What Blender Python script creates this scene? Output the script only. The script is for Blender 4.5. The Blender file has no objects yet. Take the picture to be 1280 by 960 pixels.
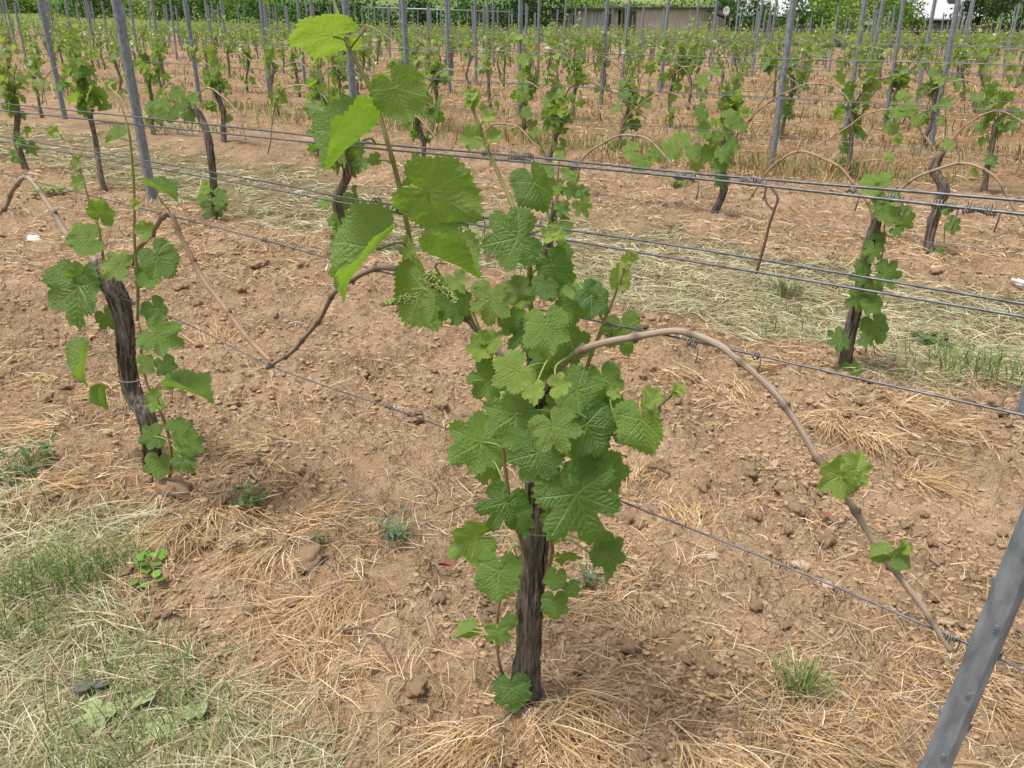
import bpy, bmesh, math, random
import numpy as np
from mathutils import Matrix, Vector
random.seed(7); rng = np.random.default_rng(11)
S = bpy.context.scene; COL = S.collection

# ------------------------------------------------------------------ camera, sky, sun
FPX, PITCH, H = 1035.0, math.radians(24.0), 1.35          # focal length in px of a 1280 px wide frame
cam = bpy.data.cameras.new('camera'); camo = bpy.data.objects.new('camera', cam); COL.objects.link(camo)
camo.location = (0, 0, H); camo.rotation_euler = (math.pi/2 - PITCH, 0, 0)
cam.sensor_width = 36; cam.lens = FPX/1280*36; cam.clip_start = 0.05; cam.clip_end = 2000
S.camera = camo
SUN_EL, SUN_AZ = math.radians(70), math.radians(-118)      # azimuth from +Y towards +X
w = bpy.data.worlds.new('World'); S.world = w; w.use_nodes = True
wn = w.node_tree; bg = wn.nodes['Background']
sky = wn.nodes.new('ShaderNodeTexSky'); sky.sky_type = 'NISHITA'; sky.sun_disc = False
sky.sun_elevation = SUN_EL; sky.sun_rotation = SUN_AZ; sky.dust_density = 4.0; sky.air_density = 1.0
hs = wn.nodes.new('ShaderNodeHueSaturation'); hs.inputs['Saturation'].default_value = 0.30
wn.links.new(sky.outputs[0], hs.inputs['Color']); wn.links.new(hs.outputs[0], bg.inputs['Color'])
bg.inputs['Strength'].default_value = 0.08
sl = bpy.data.lights.new('sun', 'SUN'); sl.energy = 1.5; sl.angle = math.radians(16); sl.color = (1.0, 0.95, 0.88)
so = bpy.data.objects.new('sun', sl); COL.objects.link(so)
sd = Vector((math.sin(SUN_AZ)*math.cos(SUN_EL), math.cos(SUN_AZ)*math.cos(SUN_EL), math.sin(SUN_EL)))
so.rotation_euler = (-sd).to_track_quat('-Z', 'Y').to_euler(); so.location = (0, 0, 30)
S.view_settings.view_transform = 'Standard'; S.view_settings.look = 'None'
S.view_settings.gamma = 1.0; S.view_settings.exposure = 1.27
S.render.engine = 'CYCLES'
S.cycles.max_bounces = 6; S.cycles.transparent_max_bounces = 4

# ------------------------------------------------------------------ photo pixel <-> place
sp, cp = math.sin(PITCH), math.cos(PITCH)
CR = np.array([1., 0, 0]); CU = np.array([0, sp, cp]); CB = np.array([0, -cp, sp])   # camera right, up, back
def ray(u, v): return np.array([u-640., FPX*cp-(v-480)*sp, -(FPX*sp+(v-480)*cp)])
def proj(p):
    p = np.asarray(p, float); q = p-np.array([0, 0, H]); z = -(q@CB)
    return 640+FPX*(q@CR)/z, 480-FPX*(q@CU)/z, z
RD = np.array([0.7786, -0.6275, 0]); RN = np.array([0.6275, 0.7786, 0])             # along the rows, across the rows
YAW = math.atan2(RD[1], RD[0]); OFF1, ROWSP = 1.04, 2.19
def rowoff(k): return OFF1+(k-1)*ROWSP
def onrow(u, v, off):                                     # point of a pixel's ray on the upright plane of a row
    r = ray(u, v); s = off/(r@RN); return np.array([0, 0, H])+r*s
def R1(u, v, dd=0.0): return onrow(u, v, OFF1-dd)
def mpp(p): return proj(p)[2]/FPX                         # metres per photo pixel there

# ------------------------------------------------------------------ noise, terrain
def _h(ix, iy, s):
    n = (ix*374761393+iy*668265263+s*974634777) & 0xFFFFFFFF
    n = ((n ^ (n >> 13))*1274126177) & 0xFFFFFFFF
    return (n ^ (n >> 16)) & 0xFFFFFFFF
def perlin(x, y, s=0):
    x = np.asarray(x, float); y = np.asarray(y, float)
    x0 = np.floor(x).astype(np.int64); y0 = np.floor(y).astype(np.int64); fx = x-x0; fy = y-y0
    def g(i, j):
        a = _h(x0+i, y0+j, s)/4294967296.0*2*np.pi
        return np.cos(a)*(fx-i)+np.sin(a)*(fy-j)
    u = fx*fx*fx*(fx*(fx*6-15)+10); v = fy*fy*fy*(fy*(fy*6-15)+10)
    a = g(0, 0)*(1-u)+g(1, 0)*u; b = g(0, 1)*(1-u)+g(1, 1)*u
    return (a*(1-v)+b*v)*1.5
def sst(a, b, x):
    t = np.clip((x-a)/(b-a), 0, 1); return t*t*(3-2*t)
def zmacro(x, y):
    x = np.asarray(x, float); y = np.asarray(y, float)
    z = sst(8, 62, y)*(-1.5+1.15*np.exp(-np.clip(x, -70, 80)/60.))
    return z+sst(95, 420, y)*34+sst(66, 120, y)*0.9
def rowcoord(x, y):
    o = x*RN[0]+y*RN[1]; t = x*RD[0]+y*RD[1]; return t, o
def rowdist(o):
    k = np.clip(np.round((o-OFF1)/ROWSP), 0, 60); return np.abs(o-OFF1-k*ROWSP)
def grassmask(x, y):                                      # mown alleys alternate with tilled ones
    t, o = rowcoord(x, y); n = perlin(x*1.7, y*1.7, 3)*0.28+perlin(x*5, y*5, 4)*0.10
    m = 1-sst(0.62, 0.84, o+n)
    for k in range(1, 16, 2):
        a = OFF1+k*ROWSP
        m = np.maximum(m, sst(a+0.05, a+0.35, o+n)*(1-sst(a+1.55, a+1.85, o+n)))
    return m
def gh(x, y):
    x = np.asarray(x, float); y = np.asarray(y, float)
    t, o = rowcoord(x, y); dist = np.hypot(x, y)
    till = 1-0.6*grassmask(x, y); fade = 1-sst(9, 22, dist)
    z = 0.035*perlin(x*1.1, y*1.1, 1)+0.045*np.exp(-(rowdist(o)/0.38)**2)-0.02
    wx = x+0.02*perlin(x*14, y*14, 61); wy = y+0.02*perlin(x*14, y*14, 62)
    b = 0.042*np.abs(perlin(wx*6, wy*6, 5))+0.034*np.abs(perlin(wx*14, wy*14, 6))*(0.4+np.clip(0.6+perlin(x*3, y*3, 64), 0, 1.2))+0.014*np.abs(perlin(x*31, y*31, 7))+0.004*perlin(x*60, y*60, 8)
    return z+b*till*fade+zmacro(x, y)

# ------------------------------------------------------------------ mesh helpers
def mk_mesh(name, V, F, smooth=True, attrs=None, cols=None):
    """V (n,3), F list of index arrays, each (m,k)"""
    me = bpy.data.meshes.new(name); V = np.ascontiguousarray(V, np.float32)
    if not isinstance(F, list): F = [F]
    F = [np.asarray(f, np.int32) for f in F if len(f)]
    me.vertices.add(len(V)); me.vertices.foreach_set('co', V.ravel())
    loops = np.concatenate([f.ravel() for f in F]); tot = np.concatenate([np.full(len(f), f.shape[1], np.int32) for f in F])
    st = np.concatenate([[0], np.cumsum(tot)[:-1]]).astype(np.int32)
    me.loops.add(len(loops)); me.loops.foreach_set('vertex_index', loops)
    me.polygons.add(len(tot)); me.polygons.foreach_set('loop_start', st)
    me.update(calc_edges=True)
    me.polygons.foreach_set('use_smooth', np.full(len(tot), smooth))
    for k, a in (attrs or {}).items():
        at = me.attributes.new(k, 'FLOAT', 'POINT'); at.data.foreach_set('value', np.ascontiguousarray(a, np.float32))
    if cols is not None:
        at = me.attributes.new('tint', 'FLOAT_COLOR', 'POINT')
        c = np.ones((len(V), 4), np.float32); c[:, :3] = cols; at.data.foreach_set('color', c.ravel())
    return me
def catmull(P, n):
    P = np.asarray(P, float)
    if len(P) < 2: return P
    Q = np.vstack([2*P[0]-P[1], P, 2*P[-1]-P[-2]]); m = len(P)-1
    s = np.linspace(0, m, n); i = np.minimum(s.astype(int), m-1); f = (s-i)[:, None]
    a, b, c, d = Q[i], Q[i+1], Q[i+2], Q[i+3]
    return 0.5*(2*b+(c-a)*f+(2*a-5*b+4*c-d)*f*f+(3*b-a-3*c+d)*f**3)
def tube(P, R, sides=6, cap=True, rmod=None):
    P = np.asarray(P, float); n = len(P); R = np.broadcast_to(np.asarray(R, float), (n,))
    T = np.gradient(P, axis=0); T /= np.linalg.norm(T, axis=1)[:, None]+1e-12
    up = np.array([0.3, 0.9, 0.1]) if abs(T[0][1]) < 0.8 else np.array([1., 0, 0.1])
    N = np.zeros((n, 3)); a = up-T[0]*(up@T[0]); N[0] = a/np.linalg.norm(a)
    for i in range(1, n):
        a = N[i-1]-T[i]*(N[i-1]@T[i]); N[i] = a/(np.linalg.norm(a)+1e-12)
    B = np.cross(T, N); th = np.arange(sides)/sides*2*np.pi
    rr = R[:, None]*(rmod if rmod is not None else np.ones((n, sides)))
    V = P[:, None, :]+rr[..., None]*(np.cos(th)[None, :, None]*N[:, None, :]+np.sin(th)[None, :, None]*B[:, None, :])
    V = V.reshape(-1, 3); i = np.arange(n-1)[:, None]*sides; j = np.arange(sides)[None, :]; k = (j+1) % sides
    F = np.stack([i+j, i+k, i+sides+k, i+sides+j], -1).reshape(-1, 4)
    if cap:
        V = np.vstack([V, P[0], P[-1]]); jj = np.arange(sides); kk = (jj+1) % sides; nb = n*sides; e = (n-1)*sides
        T1 = np.stack([np.full(sides, nb), kk, jj], -1); T2 = np.stack([np.full(sides, nb+1), e+jj, e+kk], -1)
        return V, F, np.vstack([T1, T2])
    return V, F, np.zeros((0, 3), int)
def cane_attrs(P, sides, node=0.085):
    d = np.concatenate([[0], np.cumsum(np.linalg.norm(np.diff(P, axis=0), axis=1))]); th = np.arange(sides)/sides*2*np.pi; n = len(P); o = P[0][0]*7
    ap = lambda a: np.append(a.ravel(), [a.ravel()[0], a.ravel()[-1]]); nd = np.exp(-(((d+0.03) % node-node/2)/0.007)**2)
    return {'tx': ap(np.tile(np.cos(th)+o, (n, 1))), 'ty': ap(np.tile(np.sin(th), (n, 1))), 'ts': ap(np.repeat(d[:, None], sides, 1)), 'node': ap(np.repeat(nd[:, None], sides, 1))}
class MB:
    def __init__(s): s.V = []; s.Q = []; s.T = []; s.n = 0
    def add(s, V, Q=None, T=None):
        s.V.append(V)
        if Q is not None and len(Q): s.Q.append(np.asarray(Q)+s.n)
        if T is not None and len(T): s.T.append(np.asarray(T)+s.n)
        s.n += len(V); return s
    def tube(s, P, R, sides=6, **k): V, Q, T = tube(P, R, sides, **k); return s.add(V, Q, T)
    def box(s, lo, hi):
        x0, y0, z0 = lo; x1, y1, z1 = hi
        V = np.array([[x0,y0,z0],[x1,y0,z0],[x1,y1,z0],[x0,y1,z0],[x0,y0,z1],[x1,y0,z1],[x1,y1,z1],[x0,y1,z1]], float)
        return s.add(V, [[0,3,2,1],[4,5,6,7],[0,1,5,4],[1,2,6,5],[2,3,7,6],[3,0,4,7]])
    def mesh(s, name, smooth=True, shift=None, **k):
        V = np.vstack(s.V)
        if shift is not None: V = V-np.asarray(shift)
        F = []
        if s.Q: F.append(np.vstack(s.Q))
        if s.T: F.append(np.vstack(s.T))
        return mk_mesh(name, V, F, smooth, **k)
def link(name, me, mat, parent=None):
    o = bpy.data.objects.new(name, me); COL.objects.link(o)
    if me is not None and mat is not None and not me.materials: me.materials.append(mat)
    if parent is not None: o.parent = parent
    return o
def tag(o, label=None, cat=None, group=None, kind=None):
    if label: o['label'] = label
    if cat: o['category'] = cat
    if group: o['group'] = group
    if kind: o['kind'] = kind
    return o
def empty(name, loc=(0, 0, 0), rz=0.0):
    o = bpy.data.objects.new(name, None); COL.objects.link(o); o.location = loc; o.rotation_euler = (0, 0, rz); o.empty_display_size = 0.1
    return o

# ------------------------------------------------------------------ materials
def newmat(name):
    m = bpy.data.materials.new(name); m.use_nodes = True; nt = m.node_tree
    return m, nt, nt.nodes['Principled BSDF'], nt.nodes['Material Output']
def N(nt, t, **k):
    n = nt.nodes.new(t)
    for a, b in k.items(): setattr(n, a, b)
    return n
def mixc(nt, fac, a, b, mode='MIX'):
    n = N(nt, 'ShaderNodeMix', data_type='RGBA', blend_type=mode)
    for s, v in ((n.inputs[0], fac), (n.inputs[6], a), (n.inputs[7], b)):
        if hasattr(v, 'links'): nt.links.new(v, s)
        else: s.default_value = v if not isinstance(v, tuple) else (*v, 1)
    return n.outputs[2]
def mth(nt, op, a, b=0.0):
    n = N(nt, 'ShaderNodeMath', operation=op)
    for s, v in zip(n.inputs, (a, b)):
        if hasattr(v, 'links'): nt.links.new(v, s)
        else: s.default_value = v
    return n.outputs[0]
def noise(nt, scale, detail=4, rough=0.55, vec=None, coord='Object', sc=None):
    n = N(nt, 'ShaderNodeTexNoise'); n.inputs['Scale'].default_value = scale; n.inputs['Detail'].default_value = detail; n.inputs['Roughness'].default_value = rough
    if vec is None:
        tc = N(nt, 'ShaderNodeTexCoord'); vec = tc.outputs[coord]
    if sc:
        mp = N(nt, 'ShaderNodeMapping'); mp.inputs['Scale'].default_value = sc; nt.links.new(vec, mp.inputs[0]); vec = mp.outputs[0]
    nt.links.new(vec, n.inputs['Vector']); return n.outputs['Fac']
def ramp(nt, fac, stops):
    r = N(nt, 'ShaderNodeValToRGB'); e = r.color_ramp.elements
    while len(e) < len(stops): e.new(0.5)
    for x, (p, c) in zip(e, stops): x.position = p; x.color = (*c, 1) if isinstance(c, tuple) else (c, c, c, 1)
    nt.links.new(fac, r.inputs[0]); return r.outputs[0]
def bump(nt, bs, h, strength, dist):
    b = N(nt, 'ShaderNodeBump'); b.inputs['Strength'].default_value = strength; b.inputs['Distance'].default_value = dist
    nt.links.new(h, b.inputs['Height']); nt.links.new(b.outputs[0], bs.inputs['Normal']); return b
def attr(nt, name, out='Fac'):
    a = N(nt, 'ShaderNodeAttribute'); a.attribute_name = name; return a.outputs[out]
def matte(name, c, var=0.25, scale=20, rough=0.85, sc=None, bmp=0.0, bd=0.004, c2=None, metal=0.0, detail=4):
    m, nt, bs, out = newmat(name); f = noise(nt, scale, detail, sc=sc)
    lo = tuple(x*(1-var) for x in c) if c2 is None else c2; hi = tuple(min(1, x*(1+var)) for x in c)
    nt.links.new(ramp(nt, f, [(0.3, lo), (0.7, hi)]), bs.inputs['Base Color']); bs.inputs['Roughness'].default_value = rough; bs.inputs['Metallic'].default_value = metal
    if bmp: bump(nt, bs, f, bmp, bd)
    return m
SOIL_D, SOIL_M, SOIL_L = (0.165, 0.104, 0.060), (0.385, 0.262, 0.160), (0.55, 0.40, 0.268)
def soil_material():
    m, nt, bs, out = newmat('soil')
    f1 = noise(nt, 2.2, 6, 0.6); f2 = noise(nt, 38, 6, 0.65); f3 = noise(nt, 150, 3, 0.6)
    c = ramp(nt, mth(nt, 'ADD', mth(nt, 'MULTIPLY', f1, 0.5), mth(nt, 'MULTIPLY', f2, 0.5)), [(0.30, SOIL_D), (0.50, SOIL_M), (0.72, SOIL_L)])
    c = mixc(nt, mth(nt, 'MULTIPLY', ramp(nt, f3, [(0.55, 0.0), (0.75, 1.0)]), 0.35), c, SOIL_L)
    lit = ramp(nt, noise(nt, 55, 5, 0.7), [(0.32, (0.12, 0.09, 0.045)), (0.6, (0.29, 0.23, 0.125))])     # flat old clippings
    c = mixc(nt, mth(nt, 'MULTIPLY', attr(nt, 'grass'), 0.85), c, lit)
    dry = ramp(nt, noise(nt, 22, 6, 0.7), [(0.3, (0.20, 0.115, 0.06)), (0.55, (0.34, 0.225, 0.125)), (0.75, (0.48, 0.36, 0.22))])
    c = mixc(nt, mth(nt, 'MULTIPLY', attr(nt, 'dry'), 0.9), c, dry)
    fld = ramp(nt, noise(nt, 0.035, 3, 0.5), [(0.38, (0.06, 0.115, 0.03)), (0.5, (0.10, 0.16, 0.045)), (0.62, (0.20, 0.24, 0.095))])
    c = mixc(nt, attr(nt, 'meadow'), c, fld)
    nt.links.new(c, bs.inputs['Base Color']); bs.inputs['Roughness'].default_value = 0.95; bs.inputs['Specular IOR Level'].default_value = 0.1
    f4 = noise(nt, 13, 5, 0.7); tc = N(nt, 'ShaderNodeTexCoord'); wob = N(nt, 'ShaderNodeTexNoise'); wob.inputs['Scale'].default_value = 40; nt.links.new(tc.outputs['Object'], wob.inputs['Vector'])
    va = N(nt, 'ShaderNodeVectorMath', operation='MULTIPLY_ADD'); nt.links.new(wob.outputs['Color'], va.inputs[0]); va.inputs[1].default_value = (.035, .035, .035); nt.links.new(tc.outputs['Object'], va.inputs[2])
    def lumps(sc):
        v = N(nt, 'ShaderNodeTexVoronoi'); v.inputs['Scale'].default_value = sc; nt.links.new(va.outputs[0], v.inputs['Vector']); return v.outputs['Distance']
    l1, l2 = lumps(38), lumps(95); lm = mth(nt, 'ADD', l1, mth(nt, 'MULTIPLY', l2, 0.45)); patch = ramp(nt, noise(nt, 3.1, 3), [(0.40, 0.25), (0.62, 1.0)])
    hsum = mth(nt, 'ADD', mth(nt, 'ADD', mth(nt, 'MULTIPLY', f2, 0.8), mth(nt, 'MULTIPLY', f3, 0.5)), mth(nt, 'MULTIPLY', f4, 1.8))
    hsum = mth(nt, 'SUBTRACT', hsum, mth(nt, 'MULTIPLY', mth(nt, 'MULTIPLY', lm, patch), 1.3)); bump(nt, bs, hsum, 1.0, 0.024)
    return m
def clod_material():
    m, nt, bs, out = newmat('soil_clod')
    f2 = noise(nt, 38, 6, 0.65, coord='Object'); oi = N(nt, 'ShaderNodeObjectInfo')
    c = ramp(nt, f2, [(0.28, SOIL_D), (0.48, SOIL_M), (0.78, SOIL_L)])
    c = mixc(nt, mth(nt, 'MULTIPLY', oi.outputs['Random'], 0.35), c, SOIL_M)
    nt.links.new(c, bs.inputs['Base Color']); bs.inputs['Roughness'].default_value = 0.95; bs.inputs['Specular IOR Level'].default_value = 0.1
    bump(nt, bs, noise(nt, 70, 5, 0.7), 0.8, 0.008); return m
def tint_material(name, rough=0.8, trans=0.2):
    m, nt, bs, out = newmat(name); c = attr(nt, 'tint', 'Color')
    nt.links.new(c, bs.inputs['Base Color']); bs.inputs['Roughness'].default_value = rough; bs.inputs['Specular IOR Level'].default_value = 0.2
    if trans:
        t = N(nt, 'ShaderNodeBsdfTranslucent'); nt.links.new(c, t.inputs[0]); mx = N(nt, 'ShaderNodeMixShader'); mx.inputs[0].default_value = trans
        nt.links.new(bs.outputs[0], mx.inputs[1]); nt.links.new(t.outputs[0], mx.inputs[2]); nt.links.new(mx.outputs[0], out.inputs[0])
    return m
def leaf_material(name, from_object=True):
    m, nt, bs, out = newmat(name); L = nt.links
    geo = N(nt, 'ShaderNodeNewGeometry'); vein = attr(nt, 'vein'); oi = N(nt, 'ShaderNodeObjectInfo')
    if from_object:
        sep = N(nt, 'ShaderNodeSeparateColor'); L.new(oi.outputs['Color'], sep.inputs[0]); young, rnd = sep.outputs[0], sep.outputs[1]
    else:
        young, rnd = attr(nt, 'young'), attr(nt, 'rnd')
    mot = noise(nt, 6, 5, 0.6)
    mat_ = ramp(nt, rnd, [(0.0, (0.042, 0.108, 0.018)), (0.5, (0.078, 0.172, 0.024)), (1.0, (0.135, 0.240, 0.034))])
    top = mixc(nt, young, mat_, (0.30, 0.42, 0.075))
    top = mixc(nt, ramp(nt, mot, [(0.35, 0.0), (0.75, 0.5)]), top, mixc(nt, 0.5, top, (0.16, 0.24, 0.06)))
    topv = mixc(nt, mth(nt, 'MULTIPLY', vein, 0.52), top, (0.25, 0.36, 0.11))
    und = mixc(nt, 0.7, top, (0.190, 0.285, 0.065)); undv = mixc(nt, mth(nt, 'MULTIPLY', vein, 0.7), und, (0.34, 0.42, 0.14))
    base = mixc(nt, geo.outputs['Backfacing'], topv, undv)
    L.new(base, bs.inputs['Base Color'])
    r = mth(nt, 'ADD', 0.36, mth(nt, 'MULTIPLY', geo.outputs['Backfacing'], 0.35)); L.new(r, bs.inputs['Roughness'])
    bs.inputs['Specular IOR Level'].default_value = 0.62
    if from_object: bump(nt, bs, mth(nt, 'ADD', mth(nt, 'MULTIPLY', noise(nt, 22, 3, 0.6), 0.8), mth(nt, 'MULTIPLY', vein, -0.4)), 0.4, 0.05)
    t = N(nt, 'ShaderNodeBsdfTranslucent'); tc = mixc(nt, young, (0.24, 0.46, 0.025), (0.50, 0.60, 0.09)); tc = mixc(nt, mth(nt, 'MULTIPLY', vein, 0.5), tc, (0.34, 0.42, 0.10)); L.new(tc, t.inputs[0])
    mx = N(nt, 'ShaderNodeMixShader'); mx.inputs[0].default_value = 0.42
    L.new(bs.outputs[0], mx.inputs[1]); L.new(t.outputs[0], mx.inputs[2]); L.new(mx.outputs[0], out.inputs[0]); return m
def bark_material():
    m, nt, bs, out = newmat('vine_bark')
    f = noise(nt, 1.0, 8, 0.7, sc=(95, 95, 11)); g = noise(nt, 9, 4)
    c = ramp(nt, f, [(0.36, (0.03, 0.024, 0.019)), (0.46, (0.145, 0.118, 0.094)), (0.57, (0.27, 0.23, 0.19)), (0.74, (0.43, 0.38, 0.33))])
    c = mixc(nt, mth(nt, 'MULTIPLY', g, 0.35), c, (0.11, 0.085, 0.065)); L = nt.links
    L.new(c, bs.inputs['Base Color']); bs.inputs['Roughness'].default_value = 0.95; bs.inputs['Specular IOR Level'].default_value = 0.15
    bump(nt, bs, f, 1.0, 0.012); return m
def cane_material(name, d, m_, l):
    m, nt, bs, out = newmat(name); cx = N(nt, 'ShaderNodeCombineXYZ')
    for i, k in enumerate(('tx', 'ty', 'ts')): nt.links.new(attr(nt, k), cx.inputs[i])
    f = noise(nt, 1.0, 5, 0.65, vec=cx.outputs[0], sc=(5, 5, 8)); g = noise(nt, 1.0, 3, 0.5, vec=cx.outputs[0], sc=(.6, .6, 7))
    c = ramp(nt, f, [(0.34, d), (0.5, m_), (0.68, l)]); c = mixc(nt, mth(nt, 'MULTIPLY', g, 0.5), c, m_); c = mixc(nt, mth(nt, 'MULTIPLY', attr(nt, 'node'), 0.85), c, d)
    nt.links.new(c, bs.inputs['Base Color']); bs.inputs['Roughness'].default_value = 0.75; bs.inputs['Specular IOR Level'].default_value = 0.3; bump(nt, bs, f, 0.6, 0.0015); return m
M = {
 'soil': soil_material(), 'clod': clod_material(), 'straw': tint_material('straw', 0.75, 0.15), 'blade': tint_material('grass_blade', 0.7, 0.3),
 'leaf': leaf_material('vine_leaf'), 'foliage': leaf_material('vine_foliage', False), 'bark': bark_material(),
 'cane': cane_material('cane_bark', (0.17, 0.10, 0.06), (0.34, 0.225, 0.14), (0.47, 0.34, 0.23)), 'cane_pale': cane_material('pale_cane_bark', (0.14, 0.10, 0.07), (0.33, 0.255, 0.185), (0.52, 0.43, 0.345)),
 'cane_grey': cane_material('grey_cane_bark', (0.10, 0.07, 0.05), (0.21, 0.155, 0.115), (0.34, 0.27, 0.215)), 'cane_dark': cane_material('dark_cane_bark', (0.07, 0.045, 0.03), (0.15, 0.10, 0.07), (0.25, 0.18, 0.135)),
 'shoot': matte('green_shoot', (0.22, 0.25, 0.07), 0.3, 14, 0.5, c2=(0.20, 0.14, 0.06)),
 'shoot_old': matte('brown_shoot', (0.20, 0.13, 0.07), 0.3, 14, 0.6, c2=(0.13, 0.09, 0.04)),
 'petiole': matte('leaf_stalk', (0.22, 0.28, 0.07), 0.25, 20, 0.5),
 'bud': matte('flower_buds', (0.19, 0.245, 0.06), 0.4, 90, 0.6),
 'zinc': matte('galvanised_steel', (0.235, 0.262, 0.298), 0.34, 22, 0.42, sc=(3, 3, 1), metal=0.35, bmp=0.05, detail=6),
 'wire': matte('wire_steel', (0.13, 0.135, 0.15), 0.4, 90, 0.45, metal=0.5),
 'tie': matte('paper_tie', (0.19, 0.165, 0.15), 0.35, 160, 0.8),
 'stone': matte('pale_stone', (0.41, 0.295, 0.215), 0.2, 40, 0.9, bmp=0.3), 'white': matte('white_scrap', (0.75, 0.74, 0.74), 0.06, 30, 0.6),
 'weed': tint_material('weed_leaf', 0.6, 0.3), 'dead': matte('dead_leaf', (0.20, 0.07, 0.045), 0.4, 60, 0.8), 'wilt': matte('wilted_leaf', (0.17, 0.245, 0.075), 0.35, 8, 0.75, c2=(0.22, 0.20, 0.13)),
 'wilt_dark': matte('blackened_leaf', (0.10, 0.10, 0.085), 0.4, 10, 0.8),
 'planks': matte('weathered_planks', (0.44, 0.395, 0.355), 0.3, 1.0, 0.9, sc=(5, 5, 0.4)), 'render_wall': matte('brown_wall', (0.46, 0.36, 0.29), 0.14, 1.2, 0.9),
 'roof_dark': matte('dark_roof', (0.05, 0.048, 0.05), 0.3, 3, 0.8), 'roof_pale': matte('pale_sheet_roof', (0.50, 0.51, 0.54), 0.08, 0.7, 0.55),
 'wall_dark': matte('dark_board_wall', (0.085, 0.075, 0.065), 0.35, 2.5, 0.9), 'opening': matte('dark_opening', (0.02, 0.02, 0.022), 0.2, 3, 0.6),
 'wood': matte('tree_bark', (0.09, 0.07, 0.05), 0.35, 8, 0.9), 'crown': tint_material('crown_leaves', 0.6, 0.3),
}

# ------------------------------------------------------------------ ground: one sheet out to the hill
def graded(a, b, step, lo, hi, g):
    c = list(np.arange(a, b+1e-6, step)); s = step; x = b
    while x < hi: s *= g; x += s; c.append(x)
    s = step; x = a; left = []
    while x > lo: s *= g; x -= s; left.append(x)
    return np.array(left[::-1]+c)
gx = graded(-3.0, 3.0, 0.0135, -380, 380, 1.055); gy = graded(0.75, 4.6, 0.0135, -6, 600, 1.022)
GX, GY = np.meshgrid(gx, gy); X, Y = GX.ravel(), GY.ravel(); nx, ny = len(gx), len(gy)
Z = gh(X, Y); t_, o_ = rowcoord(X, Y)
dist_ = np.hypot(X, Y)
g_ = grassmask(X, Y)*(1-sst(9, 16, dist_)*0.55)
d_ = np.exp(-(rowdist(o_)/0.42)**2)*0.5*np.clip(0.6+1.4*perlin(X*2.2, Y*2.2, 9), 0, 1)
d_ = np.maximum(d_, sst(6.6, 8.0, o_)*np.clip(0.62+0.7*perlin(X*0.7, Y*0.7, 12), 0.15, 1))
mead = sst(60, 66, Y+3*perlin(X*0.1, Y*0.1, 15))
I, J = np.meshgrid(np.arange(nx-1), np.arange(ny-1)); b0 = (J*nx+I).ravel()
ground = link('ground', mk_mesh('ground', np.stack([X, Y, Z], -1), np.stack([b0, b0+1, b0+nx+1, b0+nx], -1), True, {'grass': g_, 'dry': d_, 'meadow': mead}), M['soil'])
tag(ground, 'tan tilled vineyard soil with straw strips and mown alleys', 'ground', kind='structure')

def inview(p, m=120):
    u, v, z = proj(p); return z > 0.2 and -m < u < 1280+m and -m < v < 960+m
def groundpt(u, v):
    p = np.array([0, 0, H]); r = ray(u, v); s = H/-r[2]
    for _ in range(6): q = p+r*s; s += (q[2]-float(gh(q[0], q[1])))/-r[2]
    return p+r*s

# ---- clods and stones
def ico(sub):
    bm = bmesh.new(); bmesh.ops.create_icosphere(bm, subdivisions=sub, radius=1.0); bm.verts.ensure_lookup_table()
    V = np.array([v.co[:] for v in bm.verts]); F = np.array([[v.index for v in f.verts] for f in bm.faces]); bm.free(); return V, F
IV1, IF1 = ico(1); IV2, IF2 = ico(2); IV3, IF3 = ico(3)
clod_meshes = []
for i in range(8):
    s = i*17; V = IV3.copy()
    r = 1+0.55*(perlin(V[:, 0]*1.4+s, V[:, 1]*1.4+V[:, 2]*1.1, i)+0.5*perlin(V[:, 2]*2.8+s, V[:, 0]*2.8-V[:, 1], i+50)+0.35*np.abs(perlin(V[:, 1]*6+s, V[:, 2]*6+V[:, 0]*3, i+80)))
    V = V*r[:, None]*np.array([1, 0.8+0.1*(i % 3), 0.55+0.06*(i % 4)])
    me = mk_mesh('soil_clod', V, IF3); me.materials.append(M['clod']); clod_meshes.append(me)
def put_clod(x, y, r, me=None, name='soil_clod', parent=ground):
    o = bpy.data.objects.new(name, me or random.choice(clod_meshes)); COL.objects.link(o); o.parent = parent
    o.location = (x, y, float(gh(x, y))+r*0.16); o.rotation_euler = (random.uniform(-.4, .4), random.uniform(-.4, .4), random.uniform(0, 6.3)); o.scale = (r, r, r*random.uniform(0.7, 1.0)); return o
n = 0; tries = 0
while n < 250 and tries < 20000:
    tries += 1; u, v = random.uniform(-40, 1320), random.uniform(330, 1000); p = groundpt(u, v)
    if grassmask(p[0], p[1]) > 0.4: continue
    if random.random() > 0.45+1.2*float(perlin(p[0]*1.5, p[1]*1.5, 77)): continue
    r = min(random.uniform(4.5, 8.5)+5.5*random.random()**8, 15)*mpp(p); put_clod(p[0], p[1], r); n += 1
for u, v, r in ((218, 612, 18), (790, 810, 13), (850, 805, 14), (385, 700, 17), (700, 905, 12), (560, 640, 12), (880, 600, 10), (985, 628, 9), (520, 860, 14), (1150, 665, 12), (905, 690, 10)):
    p = groundpt(u, v); put_clod(p[0], p[1], r*mpp(p))
mb = MB(); cnt = 0
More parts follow.
